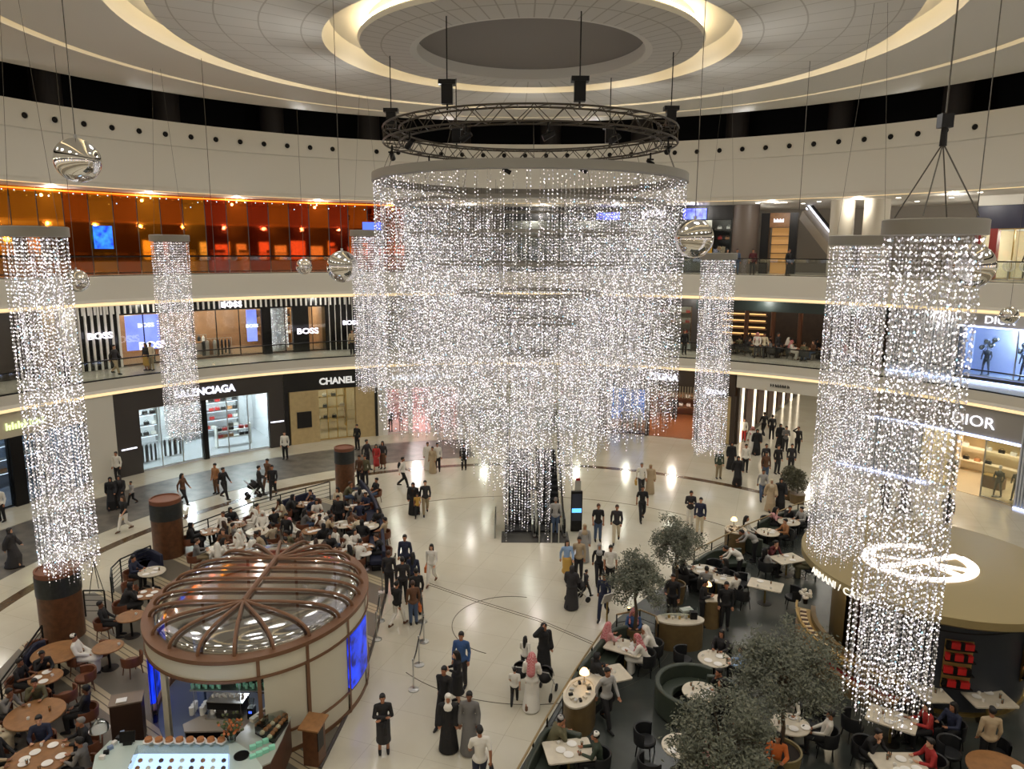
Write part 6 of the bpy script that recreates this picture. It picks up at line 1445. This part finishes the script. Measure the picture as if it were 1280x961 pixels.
# ================================================================== PEOPLE ON THE MARBLE AND GALLERIES
# (x, y) of the feet in the photograph, z, heading, pose, fit, top, low, head, hair colour, skin, size, extra, label
PPL = [
(480,940,0,168,'crossed','skirt','black','dark','hair','k',1,1.66,'bag black','woman in black dress with folded arms walking alone in the foreground'),
(556,905,0,200,'walk','shirt','black','black','hair','k',1,1.75,None,'man in dark suit and white shirt behind the white scarfed woman'),
(561,938,0,180,'stand','loose_robe','black','black','hijab','white',1,1.62,None,'woman in black abaya with white headscarf in the foreground group'),
(587,941,0,185,'stand','robe','grey','grey','hair','k',2,1.76,None,'bearded man in long grey robe beside the white scarfed woman'),
(600,990,0,350,'walk','tee','white','navy','hair','k',1,1.76,'bag black','man in white t-shirt with crossbody bag cut by the bottom edge'),
(577,858,0,190,'stand','shirt','blue','dark','hair','k',1,1.78,None,'man in blue shirt standing behind the woman taking a photo'),
(572,878,0,250,'phone','skirt','black','black','long_hair','k',0,1.64,None,'woman in black raising her phone, foreground centre'),
(679,842,0,150,'handup','loose_robe','black','black','hijab','black',1,1.68,None,'woman in long black abaya shading her face with one arm'),
(664,886,0,10,'pushing','robe','white','white','ghutra','redcheck',1,1.74,None,'man in white robe and red checked headcloth seen from behind'),
(643,880,0,5,'walk','tee','white','black','hair','k',1,1.15,None,'small child in white top left of the red headcloth man'),
(656,842,0,20,'walk','shirt','white','black','long_hair','k',1,1.25,None,'girl in white beside the red headcloth man, farther one'),
(507,722,0,185,'stand','shirt','navy','black','hair','k',1,1.82,None,'tall man in dark blue suit at the head of the queue'),
(540,730,0,190,'walk','shirt','white','white','long_hair','k',0,1.66,'bag orange','woman with long hair, white clothes and orange bag by the queue'),
(504,752,0,350,'stand','shirt','dark','black','hair','k',1,1.76,None,'man in charcoal coat in the middle of the queue, back turned'),
(521,768,0,340,'stand','shirt','black','dark','hair','k',1,1.76,None,'person in black jacket right of the charcoal coat in queue'),
(517,742,0,5,'stand','shirt','navy','black','long_hair','k',1,1.66,None,'person in navy with dark hair deep inside the queue'),
(517,780,0,340,'stand','shirt','brown','jeans','hair','b',1,1.62,'bag orange','shopper in brown jacket and blue trousers at the queue end'),
(497,783,0,30,'walk','shirt','black','white','hair','k',1,1.68,None,'woman in black top and white trousers nearest the kiosk screen'),
(487,742,0,0,'stand','shirt','dark','dark','hair','b',1,1.74,None,'man in dark clothes between the cafe edge and the queue'),
(517,643,0,180,'stand','loose_robe','black','black','hijab','black',1,1.64,None,'woman in black holding a child, left of man in shorts'),
(522,646,0,180,'walk','tee','mustard','black','hair','k',1,1.2,None,'child in yellow and black before the woman in black'),
(532,643,0,170,'walk','shirt','dark','khaki','hair','k',1,1.76,None,'man in charcoal jacket and shorts walking with a family'),
(504,609,0,95,'walk','shirt','white','black','hair','k',1,1.72,'backpack','walker in white top with black backpack crossing the marble'),
(535,587,0,180,'stand','robe','white','white','hair','k',1,1.7,None,'person in white robe beside the grey carpet band end'),
(541,591,0,200,'stand','robe','beige','beige','hair','k',1,1.6,None,'person in beige between two others at the carpet band end'),
(547,589,0,170,'stand','shirt','white','black','hair','k',1,1.75,None,'man in white shirt and black trousers at carpet band end'),
(580,587,0,180,'stand','shirt','black','black','long_hair','k',1,1.65,None,'woman in black right behind the chandelier left fringe'),
(447,562,0,200,'stand','shirt','black','black','hair','k',1,1.7,None,'person in black closest to the beige stone panels'),
(459,586,0,120,'walk','shirt','dark','black','hair','k',1,1.8,None,'man in dark suit striding past the farthest wooden column'),
(471,588,0,180,'walk','skirt','red','red','long_hair','k',1,1.6,None,'woman in red near the farthest wooden column'),
(479,586,0,190,'stand','skirt','dark','brown','long_hair','k',1,1.7,None,'woman in dark jacket and long brown skirt near the red one'),
(450,606,0,200,'stand','shirt','brown','dark','hair','k',1,1.7,None,'person in brown at the cafe corner right of farthest column'),
(457,606,0,180,'stand','shirt','olive','dark','hair','k',1,1.7,None,'person in olive at the cafe corner right of farthest column'),
(357,574,0,180,'stand','shirt','white','black','hair','k',1,1.78,None,'man in white shirt standing before the pier of charcoal shop'),
(230,631,0,100,'walk','shirt','brown','black','long_hair','k',1,1.66,None,'woman in brown top walking right of the middle column'),
(271,617,0,200,'stand','shirt','tan','brown','hair','k',1,1.68,None,'person in tan standing on the grey carpet band'),
(281,624,0,110,'walk','shirt','black','black','hair','k',1,1.72,'backpack','walker in black with backpack on the edge of carpet band'),
(336,612,0,200,'walk','shirt','brown','brown','hair','k',1,1.74,None,'man in brown behind the stroller family by the railing'),
(342,622,0,170,'walk','shirt','black','black','hair','k',1,1.78,None,'tall person in black beside the stroller by the railing'),
(325,620,0,60,'pushing','shirt','dark','dark','hair','k',1,1.66,None,'person pushing a stroller along the back railing'),
(148,602,0,180,'stand','shirt','white','black','hair','k',1,1.74,None,'man in white shirt at the left pier of charcoal shop'),
(141,636,0,160,'walk','loose_robe','black','black','hijab','black',1,1.64,None,'woman in black abaya, left of the pair on carpet band'),
(152,634,0,170,'walk','loose_robe','black','black','hijab','dark',1,1.66,None,'woman in black abaya, right of the pair on carpet band'),
(166,631,0,200,'walk','shirt','lgrey','black','hair','k',1,1.25,None,'child in pale top right of the two women in abayas'),
(157,664,0,200,'walk','tee','black','white','long_hair','b',0,1.7,'bag mustard','woman in black top and white trousers with yellow bag'),
(17,709,0,80,'walk','loose_robe','dark','black','hijab','dark',1,1.68,None,'woman in dark robe walking at the left edge of the marble'),
(3,652,0,180,'stand','shirt','white','black','hair','k',1,1.76,None,'man in white shirt cut by the left picture edge'),
(801,617,0,180,'walk','shirt','white','dark','hair','g',1,1.74,'bag mustard','man in white shirt with yellow bag beside a beige robed woman'),
(812,617,0,180,'stand','loose_robe','beige','beige','hijab','beige',1,1.64,None,'woman in beige robe beside the man with yellow bag'),
(802,651,0,180,'walk','tee','black','black','hair','k',1,1.78,None,'man all in black walking towards the escalator centre right'),
(862,657,0,190,'phone','shirt','dark','white','hair','k',1,1.76,None,'man in dark jacket and white trousers above right olive tree'),
(874,667,0,200,'stand','shirt','navy','cream','hair','k',1,1.76,None,'man in dark vest and cream trousers right of the olive trees'),
(747,676,0,180,'stand','tee','black','jeans','hair','b',1,1.76,None,'man in black shirt and blue jeans right of the totem'),
(770,678,0,190,'walk','shirt','dark','cream','hair','b',1,1.78,None,'man in dark jumper and beige trousers right of the totem'),
(748,729,0,180,'walk','shirt','black','black','hijab','lgrey',1,1.64,None,'woman in black with pale headscarf left of the olive trees'),
(762,734,0,180,'stand','tee','white','black','hair','k',1,1.74,'bag black','man in white t-shirt beside the pale headscarf woman'),
(754,773,0,200,'walk','shirt','navy','navy','hair','k',1,1.72,None,'person in navy shorts striding past the cafe entrance'),
(708,724,0,170,'walk','skirt','lblue','mustard','long_hair','k',0,1.66,None,'woman in denim top and mustard skirt below the totem'),
(723,723,0,190,'stand','shirt','beige','dark','hair','k',1,1.76,'bag green','man in beige jacket with green bag below the totem'),
(730,702,0,180,'stand','robe','lgrey','lgrey','hijab','beige',1,1.66,None,'woman in long grey robe and scarf below the totem'),
(714,760,0,20,'pushing','loose_robe','dark','dark','hijab','dark',1,1.64,None,'woman in dark robe pushing a stroller, centre right'),
(732,746,0,60,'walk','shirt','dark','dark','hair','k',1,1.1,None,'small child beside the stroller, centre right'),
(694,668,.03,5,'stand','shirt','lgrey','jeans','hair','g',1,1.78,None,'man in pale shirt and jeans stepping onto the escalator'),
(898,598,0,180,'stand','shirt','green','khaki','hair','k',1,1.74,None,'man in dark green jacket left of the right side crowd'),
(913,586,0,180,'stand','loose_robe','black','black','hijab','black',1,1.66,None,'woman in black, second row of the right side crowd'),
(921,606,0,180,'walk','loose_robe','black','black','hijab','black',1,1.66,None,'woman in black with red bag standing on the brown band'),
(931,590,0,190,'stand','shirt','white','black','hair','k',1,1.72,None,'person in white top and black trousers in the right crowd'),
(956,590,0,180,'stand','shirt','dark','dark','hair','k',1,1.74,None,'person in charcoal at the back of right side crowd'),
(956,601,0,190,'stand','shirt','brown','jeans','hair','k',1,1.72,None,'person in brown jacket and jeans in the right crowd'),
(971,592,0,170,'stand','shirt','black','dark','hair','k',1,1.76,None,'man in black jacket standing alone in the right crowd'),
(988,590,0,200,'stand','shirt','dark','dark','hair','k',1,1.74,None,'person in dark clothes beside the shrub by the strings'),
(952,625,0,190,'walk','shirt','lgrey','jeans','hair','k',1,1.68,None,'woman in grey top and jeans behind the beige robed woman'),
(962,638,0,185,'walk','loose_robe','beige','beige','hijab','cream',1,1.64,None,'woman in beige robe above the far end of gold railing'),
(974,637,0,185,'walk','loose_robe','black','black','hijab','black',1,1.66,None,'woman in wide black abaya above the far gold railing'),
(843,523,0,180,'stand','shirt','black','black','hair','k',1,1.76,None,'man in black standing inside the orange floored shop entrance'),
(929,552,0,200,'stand','shirt','white','red','long_hair','b',0,1.66,None,'woman in white top and red shorts at corridor left wall'),
(939,566,0,190,'walk','robe','white','white','ghutra','redcheck',1,1.76,None,'man in white robe and red headcloth entering the corridor'),
(945,568,0,190,'walk','loose_robe','black','black','hijab','black',1,1.68,None,'woman in black abaya beside the corridor headcloth man'),
(954,545,0,350,'walk','shirt','black','black','hair','k',1,1.74,None,'person in black walking deep in the corridor, left one'),
(964,549,0,10,'stand','shirt','black','black','hair','k',1,1.76,None,'person in black deep in the corridor, right of another'),
(974,560,0,180,'stand','loose_robe','black','black','hijab','black',1,1.66,None,'slim woman in black standing at the corridor centre'),
(981,564,0,190,'phone','shirt','grey','dark','hair','k',1,1.72,None,'person in grey at the corridor mouth centre'),
(996,566,0,180,'handup','shirt','black','black','hair','k',1,1.76,None,'man in black gesturing at the right of corridor mouth'),
(1182,660,0,20,'walk','shirt','dark','dark','long_hair','k',1,1.7,None,'woman in dark clothes walking behind the gold roofed kiosk'),
(1128,640,0,90,'walk','loose_robe','black','black','hijab','black',1,1.68,None,'woman in black half hidden behind the largest crystal drum'),
(1105,640,0,200,'stand','shirt','dark','dark','hair','k',1,1.74,None,'person in charcoal hidden behind the largest crystal drum'),
(90,481,5.7,120,'walk','loose_robe','black','black','hijab','black',1,1.68,None,'woman in black abaya on the first gallery at left'),
(145,468,5.7,100,'walk','shirt','dark','beige','hair','k',1,1.74,None,'striding man in beige trousers on the first gallery'),
(184,463,5.7,200,'stand','skirt','dark','mustard','long_hair','k',1,1.66,None,'woman in mustard skirt on the first gallery near striped shop'),
(190,463,5.7,190,'stand','shirt','cream','khaki','hair','k',1,1.7,None,'person in cream jacket on the first gallery near striped shop'),
(211,460,5.7,90,'walk','shirt','navy','navy','hair','k',1,1.74,None,'person in navy left of the slim crystal drum, first gallery'),
(441,443,5.7,180,'stand','shirt','beige','dark','hair','k',1,1.74,None,'person in beige jacket at the right end of striped shop'),
(447,441,5.7,180,'stand','shirt','black','black','hair','k',1,1.74,None,'person in black at the right end of striped shop'),
(855,443,5.7,180,'stand','shirt','black','black','hair','k',1,1.76,None,'person in black on the gallery right of the chandelier'),
(945,447,5.7,200,'walk','shirt','white','dark','ghutra','redcheck',1,1.74,None,'man with headcloth and white top on the cafe gallery'),
(954,447,5.7,180,'walk','shirt','cream','black','hair','k',1,1.72,None,'person in cream top walking on the cafe gallery'),
(971,447,5.7,150,'stand','shirt','dark','dark','hair','k',1,1.72,None,'person in charcoal standing right on the cafe gallery'),
(985,332,11.4,150,'stand','shirt','black','black','hair','k',1,1.7,None,'shopper in black by the escalator on the top gallery'),
(920,340,11.4,180,'stand','shirt','jeans','jeans','hair','k',1,1.7,None,'shopper in blue outside the sports shop, top gallery'),
(908,340,11.4,180,'stand','shirt','black','black','long_hair','k',1,1.7,None,'shopper in black outside the sports shop, top gallery'),
(940,340,11.4,200,'stand','shirt','maroon','dark','hair','k',1,1.7,None,'shopper in maroon outside the sports shop, top gallery'),
]
CL['jeans'] = CL['jeans']; CNAMES['jeans'] = 'denim'
for i, (x, y, z, h, k_, fit, top, low, head, hc, sk, size, ex, lab) in enumerate(PPL):
    p = at(x, y, z)
    if z > 11:   # stand on the gallery just behind the balustrade
        d = (p-CAM); a = math.atan2(d.x, d.y)
        dirv = Vector((sin(a), cos(a), 0)); c0 = Vector((CAM.x, CAM.y, 0)); bq = c0.dot(dirv); tt = -bq+math.sqrt(bq*bq-(c0.length_squared-29.3**2)); p = c0+dirv*tt; p.z = z
    elif z > 5 and math.hypot(p.x, p.y) < 28.6: s_ = 28.7/math.hypot(p.x, p.y); p = Vector((p.x*s_, p.y*s_, z))
    p.z = z+(.0 if (x > 480 and x < 1000 and z == 0) else .012 if z == 0 else .0)
    person(lab, p, h, k_, fit, top, low, head, hc, (sk+i) % 2 if sk == 1 and i % 3 == 0 else sk, size, ex)
stroller('black stroller in front of the red headcloth man', at(682,868,0), 20); stroller('second stroller left of the red headcloth man', at(652,862,0), 10)
stroller('stroller pushed by the woman in dark robe, centre right', at(722,752,0), 60); stroller('stroller beside the back railing of the left cafe', at(317,621,0), 60)
# guests of the cafe on the first gallery
for k in range(11):
    a = 27+k*1.75; r_ = 31.6+(k % 3)*1.0; q = cylp(r_, a, 5.7)
    desc = 'small table number'; nm = ['nearest the chandelier','beside the wooden bar','under the first copper pole','left of the walking group','behind the walking group','at the middle copper pole','right of the walking group','before the dark wall','left of the crystal strings','touching the crystal strings','hidden by the crystal strings'][k]
    place('twood', table_maker('wood'), q, 0, 'small cafe table on the first gallery, '+nm, 'tables of the gallery cafe')
    for j in range(2 if k % 2 else 3):
        aa = k*50+j*130; pq = q+Vector((sin(rad(aa)), cos(rad(aa)), 0))*.85; w = crowd(1)[0]
        place('cblack', CHM['black'], pq, -rad(aa+180), ' '.join(('dark chair on %s of gallery cafe table %s' % (side_name(aa), nm)).split()[:16]), 'chairs of the gallery cafe')
        person(' '.join(('gallery cafe guest in %s on the %s of the table %s' % (CNAMES[w['top']], side_name(aa), nm)).split()[:16]), pq, aa+180, 'sit', w['fit'], w['top'], w.get('low','black'), w.get('head','hair'), w.get('hc','k'), k % 3, 1.68)
# ================================================================== LIGHTS
WARM = (1, .975, .93)
for k in range(20):          # ceiling downlights
    a = 2*PI*(k+.5)/20
    for r, w in ((9.0, 600), (20.5, 820)):
        if r < 10 and k % 2: continue
        z = 19.1 if r < 10 else 20.2
        lamp((r*cos(a), r*sin(a), z), w, 1.0, WARM, 'SPOT', (r*cos(a)*.9, r*sin(a)*.9, 0), 2.3, .8, 'downlight')
for k in range(18):          # unseen upward spots added at the cornice to brighten the ceiling
    a = 2*PI*k/18
    lamp((28.9*cos(a), 28.9*sin(a), 20.15), 260, .1, WARM, 'SPOT', (12*cos(a), 12*sin(a), 20.4), .85, 1., 'uplight')
    lamp((17.5*cos(a), 17.5*sin(a), 19.8), 620, .6, WARM, 'SPOT', (28*cos(a), 28*sin(a), 14.0), 1.7, 1., 'fascia_fill')  # added fill aimed outward, only there to brighten the fascias
for z, w in ((4.6, 16), (9.5, 70), (15.8, 130)):
    for k in range(36):      # soffit lamps of each gallery
        p = cylp(30.4, -177+k*10)
        lamp((p.x, p.y, z), w, .06 if z > 12 else .2, (1,.95,.88), name='soffit_lamp')
wd = bpy.data.worlds.new('world'); bpy.context.scene.world = wd; wd.use_nodes = True
wd.node_tree.nodes['Background'].inputs[0].default_value = (.05,.045,.04,1)
sc = bpy.context.scene
sc.view_settings.view_transform = 'Standard'; sc.view_settings.look = 'None'; sc.view_settings.gamma = 1; sc.view_settings.use_curve_mapping = False
sc.view_settings.exposure = 0.12
sc.cycles.max_bounces = 6; sc.cycles.transparent_max_bounces = 24; sc.cycles.sample_clamp_indirect = 6

for k in range(10):          # added fill spots at the truss, put in to lift the ceiling
    a = 2*PI*(k+.5)/10
    lamp((4.37*cos(a), 4.37*sin(a), 16.9), 330, .25, WARM, 'SPOT', (19*cos(a), 19*sin(a), 20.3), 1.7, 1., 'ceiling_fill')

for a in (30, 36, 43, 50, 57, 64):  # unseen fill lights added at mid-height to brighten the right top gallery
    lamp(cylp(35.5, a, 14.6), 75, .15, (1,.96,.9), name='gallery_fill')
